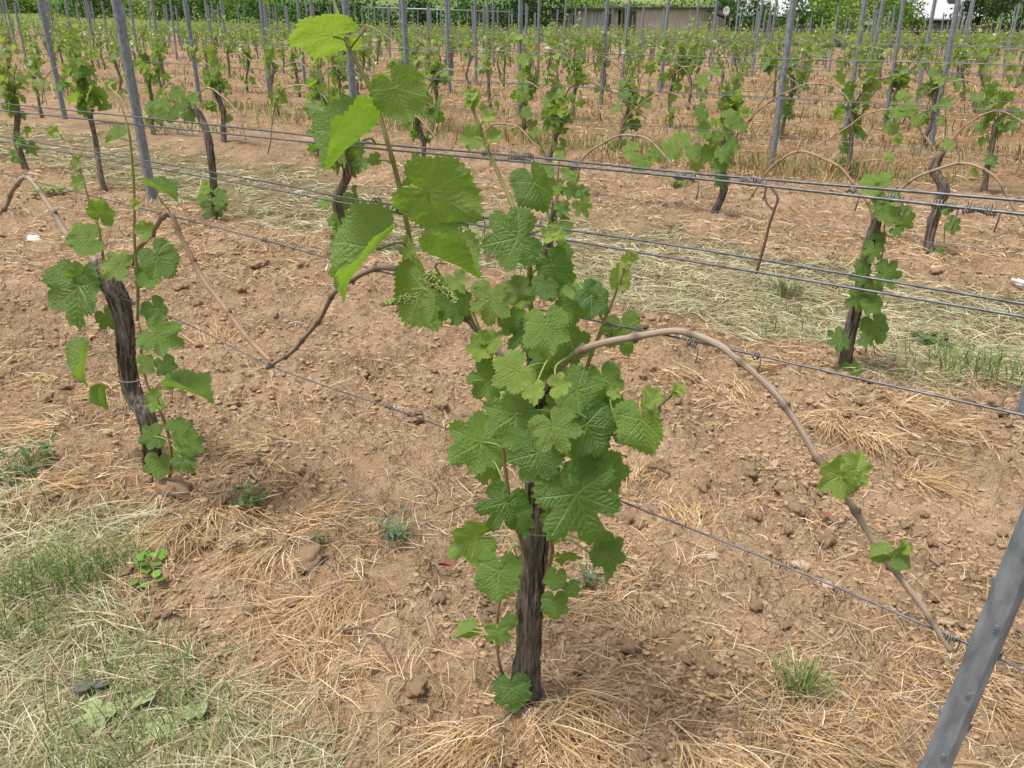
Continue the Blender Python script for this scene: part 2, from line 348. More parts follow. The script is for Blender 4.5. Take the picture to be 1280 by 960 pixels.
for i in range(40):
    k = 900; u = rng.uniform(-60, 1340, k); v = rng.uniform(215, 1010, k)
    r = np.stack([u-640, FPX*cp-(v-480)*sp, -(FPX*sp+(v-480)*cp)], -1); s = H/-r[:, 2]; x = r[:, 0]*s; y = r[:, 1]*s
    ok = (grassmask(x, y) < 0.45) & (np.hypot(x, y) < 9) & (rng.random(k) < 0.5+1.1*perlin(x*1.5, y*1.5, 77)); x, y, s = x[ok], y[ok], s[ok]; m = len(x)
    if not m: continue
    rad = np.minimum(rng.uniform(0.8, 3.4, m)**1.3*s, 0.014); z = gh(x, y)+rad*0.02
    V = IV1[None]*(1+0.22*rng.standard_normal((m, len(IV1), 1)))*rng.uniform(.6, 1.35, (m, 1, 3))*rad[:, None, None]*np.array([1, .85, .65]) + np.stack([x, y, z], -1)[:, None]
    F = (IF1[None]+(np.arange(m)*len(IV1))[:, None, None]).reshape(-1, 3); mb.add(V.reshape(-1, 3), None, F)
o = link('soil_crumbs', mb.mesh('soil_crumbs', False), M['clod'], ground); tag(o, kind='stuff')

# ---- straw, clippings, standing dry grass
def blades(x, y, head, length, width, rise, lean, K, col, z0=0.004, droop=None):
    m = len(x); s = np.linspace(0, 1, K+1)[None]; z = gh(x, y)+z0
    bend = rng.uniform(-0.5, 0.5, m)[:, None]
    a = head[:, None]+bend*s; ds = 1.0/K; ca = np.cos(a); sa = np.sin(a)
    px = np.cumsum(np.hstack([np.zeros((m, 1)), ca[:, :-1]*ds]), 1)*(length*lean)[:, None]+x[:, None]
    py = np.cumsum(np.hstack([np.zeros((m, 1)), sa[:, :-1]*ds]), 1)*(length*lean)[:, None]+y[:, None]
    pz = z[:, None]+rise[:, None]*(s*(2-s) if droop is None else (s-droop[:, None]*s*s))
    if droop is not None: pz = np.maximum(pz, gh(px, py)+0.003)
    wd = width[:, None]*(1-0.75*s**2); roll = rng.uniform(-0.9, 0.9, m)[:, None]
    dx, dy, dz = -np.sin(a)*np.cos(roll)*wd, np.cos(a)*np.cos(roll)*wd, np.sin(roll)*wd
    L = np.stack([px-dx, py-dy, pz-dz], -1); Rr = np.stack([px+dx, py+dy, pz+dz], -1)
    V = np.stack([L, Rr], 2).reshape(-1, 3); b = (np.arange(m)*2*(K+1))[:, None]+np.arange(K)[None]*2
    F = np.stack([b, b+1, b+3, b+2], -1).reshape(-1, 4); return V, F, np.repeat(col, 2*(K+1), 0)
STRAW = np.array([[.40, .36, .29], [.26, .145, .07], [.46, .29, .14], [.58, .43, .24], [.50, .35, .18], [.66, .53, .34], [.42, .27, .13], [.54, .37, .19], [.34, .19, .09], [.60, .50, .36]])
MOWN = np.array([[.50, .46, .29], [.40, .40, .24], [.55, .51, .35], [.33, .35, .19], [.20, .22, .10], [.26, .20, .11], [.46, .37, .22], [.28, .29, .14], [.62, .58, .43], [.56, .47, .29], [.34, .25, .13]])
GREEN = np.array([[.13, .22, .05], [.20, .28, .08], [.09, .17, .035], [.27, .32, .12]])
REDDRY = np.array([[.42, .26, .13], [.33, .19, .09], [.52, .38, .22], [.40, .26, .12], [.26, .18, .08], [.20, .12, .06]])
def pick(P, m, v=0.18): return np.clip(P[rng.integers(0, len(P), m)]*(1+v*rng.standard_normal((m, 1))), 0.01, 0.9)
def pxpoints(m, v0, v1, u0=-80, u1=1360, dmax=1e9):
    u = rng.uniform(u0, u1, m); v = rng.uniform(v0, v1, m)
    r = np.stack([u-640, FPX*cp-(v-480)*sp, -(FPX*sp+(v-480)*cp)], -1); s = H/-r[:, 2]; return r[:, 0]*s, r[:, 1]*s, s
class Litter:
    def __init__(s): s.V = []; s.F = []; s.C = []; s.n = 0
    def add(s, V, F, C): s.V.append(V); s.F.append(F+s.n); s.C.append(C); s.n += len(V)
    def obj(s, name, mat, label, cat):
        o = link(name, mk_mesh(name, np.vstack(s.V), np.vstack(s.F), True, cols=np.vstack(s.C)), mat); return tag(o, label, cat, kind='stuff')
def sheaves(cx, cy, sc, per, lenr, wpx, pal, flat=0.25, spread=0.55, head=None, K=4, scat=0.5):
    m = len(cx)*per; x = np.repeat(cx, per); y = np.repeat(cy, per); s = np.repeat(sc, per)
    hd = np.repeat(rng.uniform(0, 2*np.pi, len(cx)) if head is None else head, per)+spread*rng.standard_normal(m)
    L = rng.uniform(*lenr, m); j = rng.standard_normal((2, m))*L*scat*0.5
    return blades(x+j[0], y+j[1], hd, L, np.maximum(0.0009, wpx*s)*rng.uniform(0.6, 1.3, m), L*flat*np.abs(rng.standard_normal(m))*1.3+0.004, np.full(m, 0.95), K, pick(pal, m), droop=rng.uniform(0.6, 1.2, m))
lit = Litter()                                             # straw round the near rows
x, y, s = pxpoints(5200, 300, 1010); t, o = rowcoord(x, y); rd = rowdist(o)
cl = perlin(x*2.4, y*2.4, 21)
keep = (rng.random(len(x)) < np.exp(-(rd/0.5)**2)*np.clip(0.02+1.5*cl, 0.0, 1)*0.9+0.012) & (grassmask(x, y) < 0.6) & (o < 6)
lit.add(*sheaves(x[keep], y[keep], s[keep], 14, (0.04, 0.14), 0.46, STRAW, flat=0.16))
x, y, s = pxpoints(3000, 250, 1010); keep = (grassmask(x, y) < 0.7); x, y, s = x[keep], y[keep], s[keep]
lit.add(*sheaves(x, y, s, 3, (0.015, 0.09), 0.45, STRAW, spread=2.0, K=3))
x, y, s = pxpoints(4200, 205, 340); o = rowcoord(x, y)[1]; keep = (grassmask(x, y) < 0.7) & (o < 7.8); x, y, s = x[keep], y[keep], s[keep]
lit.add(*sheaves(x, y, s, 3, (0.03, 0.13), 0.5, STRAW, spread=1.6, K=2, scat=1.5))
for (u, v, k, hd) in ((100, 600, 40, 200), (60, 540, 30, 190), (230, 660, 46, 250), (330, 690, 46, 240), (270, 640, 30, 290), (420, 760, 50, 250), (390, 650, 26, 10), (720, 870, 40, 330), (600, 930, 50, 230), (700, 930, 46, 300), (880, 940, 40, 300),
        (860, 660, 34, 80), (800, 600, 22, 60), (930, 500, 34, 100), (1120, 510, 60, 320), (1040, 520, 60, 250), (1180, 540, 50, 340), (960, 460, 40, 170), (1080, 560, 40, 280), (1150, 600, 30, 330), (330, 560, 26, 200), (270, 420, 34, 100), (60, 480, 30, 210), (30, 450, 26, 240), (1240, 880, 26, 290), (1000, 930, 40, 310), (860, 470, 26, 150)):
    p = groundpt(u, v); c = np.array([p[0]]*k)+0.03*rng.standard_normal(k); d = np.array([p[1]]*k)+0.03*rng.standard_normal(k)
    lit.add(*sheaves(c, d, np.full(k, mpp(p)), 3, (0.06, 0.19), 0.46, STRAW[2:8], flat=0.28, spread=0.5, head=np.full(k, math.radians(hd)), scat=0.15))
lit.obj('dry_straw', M['straw'], 'dry golden straw lying in tufts along the trellis rows', 'straw')
mow = Litter()                                             # pale clippings on the mown alleys
x, y, s = pxpoints(3000, 560, 1040, -100, 640); keep = (rng.random(len(x)) < grassmask(x, y)); x, y, s = x[keep], y[keep], s[keep]
mow.add(*sheaves(x, y, s, 15, (0.06, 0.19), 0.5, MOWN, flat=0.22, spread=0.8, K=4))
x, y, s = pxpoints(10500, 150, 520); keep = (rng.random(len(x)) < grassmask(x, y)) & (rowcoord(x, y)[1] > 2.5) & (rowcoord(x, y)[1] < 6); x, y, s = x[keep], y[keep], s[keep]
mow.add(*sheaves(x, y, s, 12, (0.06, 0.18), 0.42, MOWN, flat=0.18, spread=0.9, K=3))
mow.obj('mown_grass', M['straw'], 'pale mown grass clippings matted over the grassed alleys', 'clippings')
gr = Litter()                                              # short living grass in patches between the clippings
x, y, s = pxpoints(26000, 150, 1040); g = grassmask(x, y); pn = perlin(x*1.9+3, y*1.9, 31)+0.4*perlin(x*6, y*6, 32)
keep = (rng.random(len(x)) < g*np.clip(0.02+1.3*(pn-0.22), 0.01, 1)) & (rowcoord(x, y)[1] < 6); x, y, s = x[keep], y[keep], s[keep]; m = len(x)
L = rng.uniform(0.04, 0.11, m)
gr.add(*blades(x, y, rng.uniform(0, 6.28, m), L, np.maximum(0.0011, 0.6*s)*rng.uniform(.7, 1.3, m), L*0.8, np.full(m, 0.45), 3, pick(GREEN, m)))
for u, v, k in ((60, 735, 330), (130, 715, 110), (30, 800, 160), (150, 860, 60), (1230, 470, 200), (1190, 455, 120), (860, 590, 8), (230, 130, 120), (240, 165, 160)):
    p = groundpt(u, v); q = mpp(p); xx = p[0]+45*q*rng.standard_normal(k); yy = p[1]+22*q*rng.standard_normal(k); L = rng.uniform(0.05, 0.13, k)
    gr.add(*blades(xx, yy, rng.uniform(0, 6.28, k), L, np.full(k, max(0.0012, 0.6*q)), L*0.8, np.full(k, 0.5), 3, pick(GREEN, k)))
gr.obj('short_grass', M['blade'], 'short green grass sprouting through the clippings', 'grass')
dg = Litter()                                              # standing dry grass from the fourth row on
x, y, s = pxpoints(60000, 48, 235, -60, 1340); t, o = rowcoord(x, y); rd = rowdist(o); pn = perlin(x*0.8, y*0.8, 41)
dens = (0.10+0.55*np.exp(-(rd/0.45)**2)+0.35*np.clip(pn, -.3, 1))*sst(6.7, 7.3, o)
keep = (rng.random(len(x)) < dens) & (y < 58); x, y, s, rd, o_k = x[keep], y[keep], s[keep], rd[keep], o[keep]; m = len(x); L = rng.uniform(0.03, 0.13, m)*np.where(rd < 0.45, 1.5, 0.8)*np.where(o_k < 8.4, 1.5, 1)
gm = (rng.random(m) < 0.20+0.3*(o_k < 8.3)+0.4*np.clip(perlin(x*1.2, y*1.2, 43), 0, 1)); C = pick(REDDRY, m); C[gm] = pick(np.array([[.30, .31, .12], [.22, .27, .09], [.40, .38, .18]]), int(gm.sum()))
dg.add(*blades(x, y, rng.uniform(0, 6.28, m), L, np.maximum(0.0015, 0.7*s)*rng.uniform(.6, 1.3, m), L*0.75, np.full(m, 0.5), 2, C))
x, y, s = pxpoints(11000, 58, 222, -60, 1340); o = rowcoord(x, y)[1]; keep = (o > 6.9) & (y < 45) & (rng.random(len(x)) < .55+.9*perlin(x*.9, y*.9, 47)); x, y, s = x[keep], y[keep], s[keep]
dg.add(*sheaves(x, y, s, 4, (0.05, 0.20), 0.55, np.vstack([REDDRY, STRAW[3:6], [[.13, .075, .04], [.16, .10, .055]]]), flat=0.12, spread=1.2, K=2, scat=1.6))
dg.obj('dry_grass', M['blade'], 'reddish dry grass standing under the farther rows', 'grass')

# ------------------------------------------------------------------ grape leaves
CTRL = np.array([[0, 1.0], [13, .95], [26, .84], [38, .87], [52, .92], [66, .86], [79, .76], [92, .78], [106, .80], [126, .77], [146, .70], [161, .58], [172, .36], [180, .10]], float)
def leaf_geo(seed, nth, nr, depth=0.5, fold=0.0, curl=0.25, wave=0.06, teeth=40, petiole=0.0):
    rg = np.random.default_rng(seed); th = np.linspace(-np.pi, np.pi, nth, endpoint=False)+np.pi/nth; ad = np.abs(np.degrees(th))
    c = CTRL.copy(); c[2, 1] -= 0.27*depth; c[1, 1] -= .05*depth; c[3, 1] -= .05*depth; c[6, 1] -= 0.24*depth; c[5, 1] -= .04*depth; c[7, 1] -= .04*depth; c[4, 1] += rg.uniform(-.05, .05); c[8, 1] += rg.uniform(-.05, .05)
    i = np.clip(np.searchsorted(c[:, 0], ad, side='right')-1, 0, len(c)-2); f = (ad-c[i, 0])/(c[i+1, 0]-c[i, 0]); f = f*f*(3-2*f)
    R = c[i, 1]*(1-f)+c[i+1, 1]*f; R *= 1+0.05*np.sin(th*2+rg.uniform(0, 6))+0.03*np.sin(th*5+rg.uniform(0, 6))
    if teeth:
        ph = (th/(2*np.pi)*teeth+0.5+0.10*np.sin(th*7+seed)) % 1; tri = 1-np.abs(ph*2-1); R *= 1+(0.105*tri-0.05)*np.clip((176-ad)/30, 0, 1)
    k = (np.arange(nr)+1)/nr; rr = R[None]*k[:, None]; x = rr*np.sin(th)[None]; y = rr*np.cos(th)[None]
    P = np.vstack([[0, 0], np.stack([x.ravel(), y.ravel()], -1)])
    segs = []
    for a0 in (0, 50, -50, 104, -104):
        a = math.radians(a0+rg.uniform(-3, 3)); ln = (0.96 if a0 == 0 else 0.82 if abs(a0) < 60 else 0.66); d = np.array([math.sin(a), math.cos(a)])
        segs.append((np.zeros(2), d*ln, 0.017))
        for fr in (0.22, 0.38, 0.53, 0.67, 0.80):
            for sg in (1, -1):
                b = a+sg*math.radians(47); segs.append((d*ln*fr, d*ln*fr+np.array([math.sin(b), math.cos(b)])*0.42*ln*(1.08-fr), 0.010))
    vein = np.zeros(len(P)); dmin = np.full(len(P), 9.0)
    for a, b, wd in segs:
        ab = b-a; tt = np.clip(((P-a)@ab)/(ab@ab), 0, 1); dd = np.linalg.norm(P-a-tt[:, None]*ab, axis=1)
        vein = np.maximum(vein, np.exp(-(dd/(wd*(1.25-0.6*tt)))**2)*(1.0 if wd > .015 else 0.7)); dmin = np.minimum(dmin, dd)
    rad = np.linalg.norm(P, axis=1); ang = np.arctan2(P[:, 0], P[:, 1])
    z = 0.030*(1-np.exp(-(dmin/0.05)**2))*(0.7+0.6*perlin(P[:, 0]*9, P[:, 1]*9, seed))+fold*np.sqrt(P[:, 0]**2+0.004)-curl*0.5*np.maximum(P[:, 1], 0)**2-curl*0.25*P[:, 0]**2
    z += wave*np.sin(ang*5+rg.uniform(0, 6))*rad**2.5+0.5*wave*np.sin(ang*9+rg.uniform(0, 6))*rad**4+0.10*perlin(P[:, 0]*1.8+seed, P[:, 1]*1.8, seed)*rad
    V = np.column_stack([P, z]); sc = math.cos(math.atan(abs(fold)))
    V[:, 0] *= sc
    j = np.arange(nth); T = np.stack([np.zeros(nth, int), 1+(j+1) % nth, 1+j], -1); Q = []
    for q in range(nr-1):
        a = 1+q*nth; Q.append(np.stack([a+j, a+(j+1) % nth, a+nth+(j+1) % nth, a+nth+j], -1))
    # open the sheet at the stalk cleft
    T = T[:-1]; Q = np.vstack([q[:-1] for q in Q]) if Q else np.zeros((0, 4), int)
    if petiole:
        pts = catmull([[0, 0, 0.0], [0, -petiole*0.5, -0.06], [rg.uniform(-.1, .1), -petiole, -petiole*0.55]], 4); v, qq, tt = tube(pts, 0.022, 3, cap=False)
        n0 = len(V); V = np.vstack([V, v]); Q = np.vstack([Q, qq+n0]) if len(Q) else qq+n0; vein = np.append(vein, np.full(len(v), 1.0))
    return V, Q, T, vein
def leaf_mesh(*a, **k):
    V, Q, T, vein = leaf_geo(*a, **k)
    V2 = V; me = mk_mesh('leaf', V2, [T[:, ::-1], Q[:, ::-1]] if len(Q) else [T[:, ::-1]], True, {'vein': vein}); me.materials.append(M['leaf']); return me
# T fan runs clockwise seen from +Z, so flip to make +Z the upper side
def fix_up(me):
    me.update(); nz = np.zeros(len(me.polygons)*3); me.polygons.foreach_get('normal', nz)
    if nz.reshape(-1, 3)[:, 2].mean() < 0: me.flip_normals()
    return me
LEAF = {
 'flat': [fix_up(leaf_mesh(101+i, 238, 30, depth=d, fold=f, curl=c, wave=wv)) for i, (d, f, c, wv) in enumerate(((.35, .05, .3, .05), (.6, .1, .45, .07), (.2, -.05, .35, .06), (.85, .12, .35, .08), (.5, .0, .55, .09), (.1, .1, .25, .05), (.7, .25, .7, .12), (.3, -.2, .6, .13), (.45, .3, .2, .12), (.95, .05, .5, .10)))],
 'round': [fix_up(leaf_mesh(121+i, 238, 30, depth=d, fold=.12, curl=c, wave=.07)) for i, (d, c) in enumerate(((-.25, .45), (-.05, .6), (-.35, .3)))],
 'fold': [fix_up(leaf_mesh(131+i, 238, 30, depth=d, fold=f, curl=c, wave=wv)) for i, (d, f, c, wv) in enumerate(((-.1, .75, .45, .08), (.1, .95, .35, .07), (-.2, .6, .6, .08)))],
 'deep': [fix_up(leaf_mesh(151+i, 238, 30, depth=1.25, fold=.06, curl=c, wave=.09)) for i, c in enumerate((.35, .5))],
 'young': [fix_up(leaf_mesh(171+i, 170, 16, depth=.5, fold=f, curl=-.2, wave=.10, teeth=26)) for i, f in enumerate((.25, .5, .35))],
}
LOW = [fix_up(leaf_mesh(201+i, 52, 4, depth=.3+.15*i, fold=.1*i-.1, curl=.4, wave=.10, teeth=17, petiole=0.6)) for i in range(6)]

def basis_from(pos, phi, pitch, roll, size):
    """leaf lying in the view plane with its tip along phi; pitch lifts the tip toward the camera, roll turns it about its midrib"""
    a = math.radians(phi); y = math.cos(a)*CR+math.sin(a)*CU; z = CB.copy(); x = np.cross(y, z)
    p = math.radians(pitch); y, z = y*math.cos(p)+z*math.sin(p), z*math.cos(p)-y*math.sin(p)
    r = math.radians(roll); x, z = x*math.cos(r)-z*math.sin(r), z*math.cos(r)+x*math.sin(r)
    m = np.eye(4); m[:3, 0] = x*size; m[:3, 1] = y*size; m[:3, 2] = z*size; m[:3, 3] = pos; return m

BUD = mk_mesh('bud', IV1*np.array([.8, .8, 1.2]), IF1); BUD.materials.append(M['cane_dark'])
class Vine:
    """a vine whose parts are given as photo pixels on the upright plane of its row"""
    def __init__(s, base, label, off, group=None):
        s.T = np.array([base[0], base[1], float(gh(base[0], base[1]))-0.02]); s.off = off
        s.root = tag(empty('grapevine', s.T), label, 'grapevine', group); s.stems = []
    def pt(s, u, v, dd=0.0): return onrow(u, v, s.off-dd)
    def part(s, name, mb, mat, smooth=True, **k): return link(name, mb.mesh(name, smooth, shift=s.T, **k), mat, s.root)
    def stem(s, name, pts, r0, r1, mat, sides=8, n=None, node=0.085, swell=0.25, jit=0.0):
        P = np.array([s.pt(*p) for p in pts]); P = catmull(P, n or max(24, 7*len(pts)*2))
        if jit: P = P+jit*rng.standard_normal(P.shape)
        d = np.concatenate([[0], np.cumsum(np.linalg.norm(np.diff(P, axis=0), axis=1))]); R = np.linspace(r0, r1, len(P))
        if node and name == 'cane':                        # small kinks from node to node
            q = np.abs(((d/node) % 2)-1)-.5; e = np.cross(np.gradient(P, axis=0), RN); e /= np.linalg.norm(e, axis=1)[:, None]+1e-9; P = P+e*(q*.006*np.sin(np.linspace(0, np.pi, len(P)))**.3)[:, None]
        if node: R = R*(1+swell*(1.7 if name == 'cane' else 1)*np.exp(-(((d+0.03) % node-node/2)/0.006)**2))
        s.stems.append(P); o = s.part(name, MB().tube(P, R, sides), mat, attrs=cane_attrs(P, sides, node or 1))
        if name == 'cane':                                 # dormant buds, alternating sides, on the nodes
            for i, dn in enumerate(np.arange(node*1.5-.03, d[-1], node)):
                j = int(np.argmin(np.abs(d-dn))); b = link('bud', BUD, None, o); T_ = P[min(j+1, len(P)-1)]-P[max(j-1, 0)]; sd_ = np.cross(T_, RN); sd_ /= np.linalg.norm(sd_)+1e-9
                b.location = tuple(P[j]-s.T+sd_*(1 if i % 2 else -1)*R[j]*.75); b.scale = (R[j]*.75,)*3; b.rotation_euler = (random.random(), random.random(), random.random())
        return o
    def trunk(s, pts, radii, seed=0, sides=40, rings=110):
        P = np.array([s.pt(*p) for p in pts]); P[0][2] = min(P[0][2], s.T[2]-0.01); P = catmull(P, rings); R = np.interp(np.linspace(0, 1, rings), np.linspace(0, 1, len(radii)), radii)
        th = np.arange(sides)/sides*2*np.pi; sl = np.linspace(0, 1, rings)[:, None]*3.2; tw = th[None]+sl*0.35
        ca, sa = np.cos(tw), np.sin(tw)
        rm = 1+0.42*np.abs(perlin(3.4*ca+seed, 3.4*sa+sl*0.8, 3))+0.30*np.abs(perlin(8*ca+seed, 8*sa+sl*2.2, 5))-0.22+0.26*perlin(ca+seed, sa+sl*2.6, 9)+0.05*rng.standard_normal((rings, sides))*0.6
        o = s.part('trunk', MB().tube(P, R, sides, rmod=rm), M['bark']); s.stems.append(P)
        sb = MB()                                          # loose strips of bark
        for i in range(44):
            a = rng.integers(2, rings-26); b = a+rng.integers(12, 24); ang = rng.uniform(0, 6.28)
            seg = P[a:b]; off = np.array([math.cos(ang), math.sin(ang), 0])*(R[a:b]*rng.uniform(.98, 1.12))[:, None]; sb.tube(seg+off+0.001*rng.standard_normal(seg.shape), 0.0028*np.sin(np.linspace(0.2, 3.0, b-a))+0.0006, 4)
        link('bark_strip', sb.mesh('bark_strip', True, shift=s.T), M['bark'], o)
        return o
    def leaf(s, u, v, L, phi, pitch=0, roll=0, young=0.0, dd=0.08, kind='flat', under=False, pet=None, tone=None):
        p = s.pt(u, v, dd); size = L*mpp(p)*(1.0 if (u < 600 and v < 420 and L > 40) else 0.83)
        if under: roll += 180
        m = basis_from(p, phi+random.uniform(-6, 6), pitch+random.uniform(-8, 8), roll+random.uniform(-8, 8), size)
        if under:                                          # its upper face looks away and up to the sky
            a = math.radians(34); Rx = np.array([[1, 0, 0], [0, math.cos(a), -math.sin(a)], [0, math.sin(a), math.cos(a)]]); m[:3, :3] = Rx@m[:3, :3]
        loc = m.copy(); loc[:3, 3] -= s.T
        o = bpy.data.objects.new('leaf', random.choice(LEAF[kind])); COL.objects.link(o); o.parent = s.root
        o.matrix_basis = Matrix(loc.tolist()); o.color = (young, tone if tone is not None else random.random(), 0, 1)
        allp = np.vstack(s.stems) if pet is None else np.array([s.pt(*pet)])
        e = allp[np.argmin(np.linalg.norm((allp-p)*np.array([1, 1, 1.0])+np.array([0, 0, 0.02]), axis=1))]
        ln = np.linalg.norm(e-p)
        if ln < 0.30:
            mid = (p+e)/2+np.array([0, 0, 0.10*ln])-m[:3, 1]/size*0.18*ln; Pw = catmull([p, mid, e], 9); inv = np.linalg.inv(m)
            Pl = Pw@inv[:3, :3].T+inv[:3, 3]; r = (0.0011+0.00045*L/40)/size
            link('petiole', MB().tube(Pl, np.linspace(r, r*1.4, 9), 5).mesh('petiole'), M['petiole'], o)
        return o
    def tip(s, u, v, n=4, px=12, dd=0.08):
        for i in range(n): s.leaf(u+random.uniform(-5, 5), v+random.uniform(-4, 4), px*random.uniform(0.6, 1.2), random.uniform(0, 360), random.uniform(-30, 40), random.uniform(-30, 30), random.uniform(.8, 1), dd+random.uniform(-.01, .01), 'young')
    def cluster(s, a, b, wpx, n, dd=0.1):                   # unopened flower cluster
        A, B = s.pt(*a, dd), s.pt(*b, dd); q = mpp(A); mb = MB(); ax = (B-A)/np.linalg.norm(B-A)
        mb.tube(catmull([A, (A+B)/2, B], 6), 0.0012, 5)
        for i in range(n):
            f = random.random()**0.8; w_ = wpx*q*(1-0.72*f)*random.random()**0.5; d = rng.standard_normal(3); d -= ax*(d@ax); d /= np.linalg.norm(d)
            c = A+(B-A)*f+d*w_; r = 0.0019*random.uniform(0.8, 1.3); mb.add(IV1*r+c, None, IF1)
        return s.part('flower_cluster', mb, M['bud'])

# ---- the big vine in the first row
hv = Vine(groundpt(657, 890), 'large leafy grapevine with tall shoot and long bare canes tied to the nearest wires', OFF1)
hv.trunk([(660, 900), (657, 860), (660, 800), (664, 740), (668, 680), (672, 620), (674, 560), (676, 500), (672, 455), (668, 425)], [.034, .028, .0235, .0225, .022, .021, .020, .020, .019, .015], 4)
hv.stem('cane', [(672, 500, .02), (690, 470, .05), (722, 442, .06), (765, 425, .05), (805, 418, .02), (850, 416), (900, 431), (935, 458), (965, 490), (1000, 535), (1040, 598), (1085, 665), (1140, 742), (1190, 814)], .0058, .0042, M['cane_pale'], 10, 200)
hv.stem('cane', [(668, 480, .01), (640, 455, .02), (612, 432, .02), (588, 400), (560, 362), (520, 341), (480, 336), (445, 345), (418, 368), (398, 400), (375, 430), (352, 448), (334, 460)], .0060, .0046, M['cane_grey'], 10, 160)
hv.stem('shoot', [(518, 345), (514, 310, .01), (505, 262, .02), (496, 220, .02), (485, 180, .03), (472, 135, .03), (455, 95, .04), (437, 62, .04), (428, 30, .04), (420, 10, .04), (413, -14, .04)], .0050, .0026, M['shoot'], 8, 90, node=.10, swell=.3)
hv.stem('shoot', [(672, 470, .02), (668, 420, .03), (662, 370, .04), (662, 330, .05), (655, 295, .05), (640, 255, .05), (622, 215, .05), (606, 178, .05), (594, 145, .05), (586, 122, .05)], .0055, .0018, M['shoot'], 8, 70)
hv.stem('shoot', [(720, 500, .02), (735, 455, .03), (752, 410, .03), (768, 370, .03), (780, 338, .03), (786, 322, .03)], .0035, .0014, M['shoot'], 7, 40)
hv.stem('shoot', [(690, 575, .04), (730, 555, .06), (765, 543, .07), (795, 532, .07), (815, 515, .07), (845, 490, .07)], .0036, .0014, M['shoot_old'], 7, 40)
hv.stem('shoot', [(632, 850, .03), (624, 830, .05), (621, 795, .05), (623, 760, .05), (630, 735, .04)], .0035, .0026, M['shoot_old'], 7, 36)
hv.stem('shoot', [(680, 730, .02), (690, 690, .05), (686, 655, .06), (690, 610, .07), (700, 560, .07), (706, 500, .06)], .0042, .003, M['shoot_old'], 7, 40)
hv.stem('shoot', [(660, 700, .02), (640, 640, .06), (632, 590, .07), (625, 530, .07), (618, 470, .06), (612, 430, .05)], .0042, .002, M['shoot_old'], 7, 40)
hv.stem('shoot', [(640, 470, .06), (618, 440, .06), (606, 425, .06)], .0025, .0015, M['shoot'], 6, 16)
hv.stem('tendril', [(437, 62, .04), (450, 45, .05), (460, 33, .05), (478, 42, .05), (496, 55, .05)], .0016, .0008, M['shoot'], 6, 24, node=0)
hv.stem('tendril', [(655, 295, .05), (675, 288, .06), (700, 276, .06), (722, 280, .06), (730, 292, .06)], .0016, .0007, M['shoot'], 6, 24, node=0)
hv.stem('tendril', [(485, 180, .03), (470, 180, .04), (455, 176, .04)], .0016, .0008, M['shoot'], 6, 16, node=0)
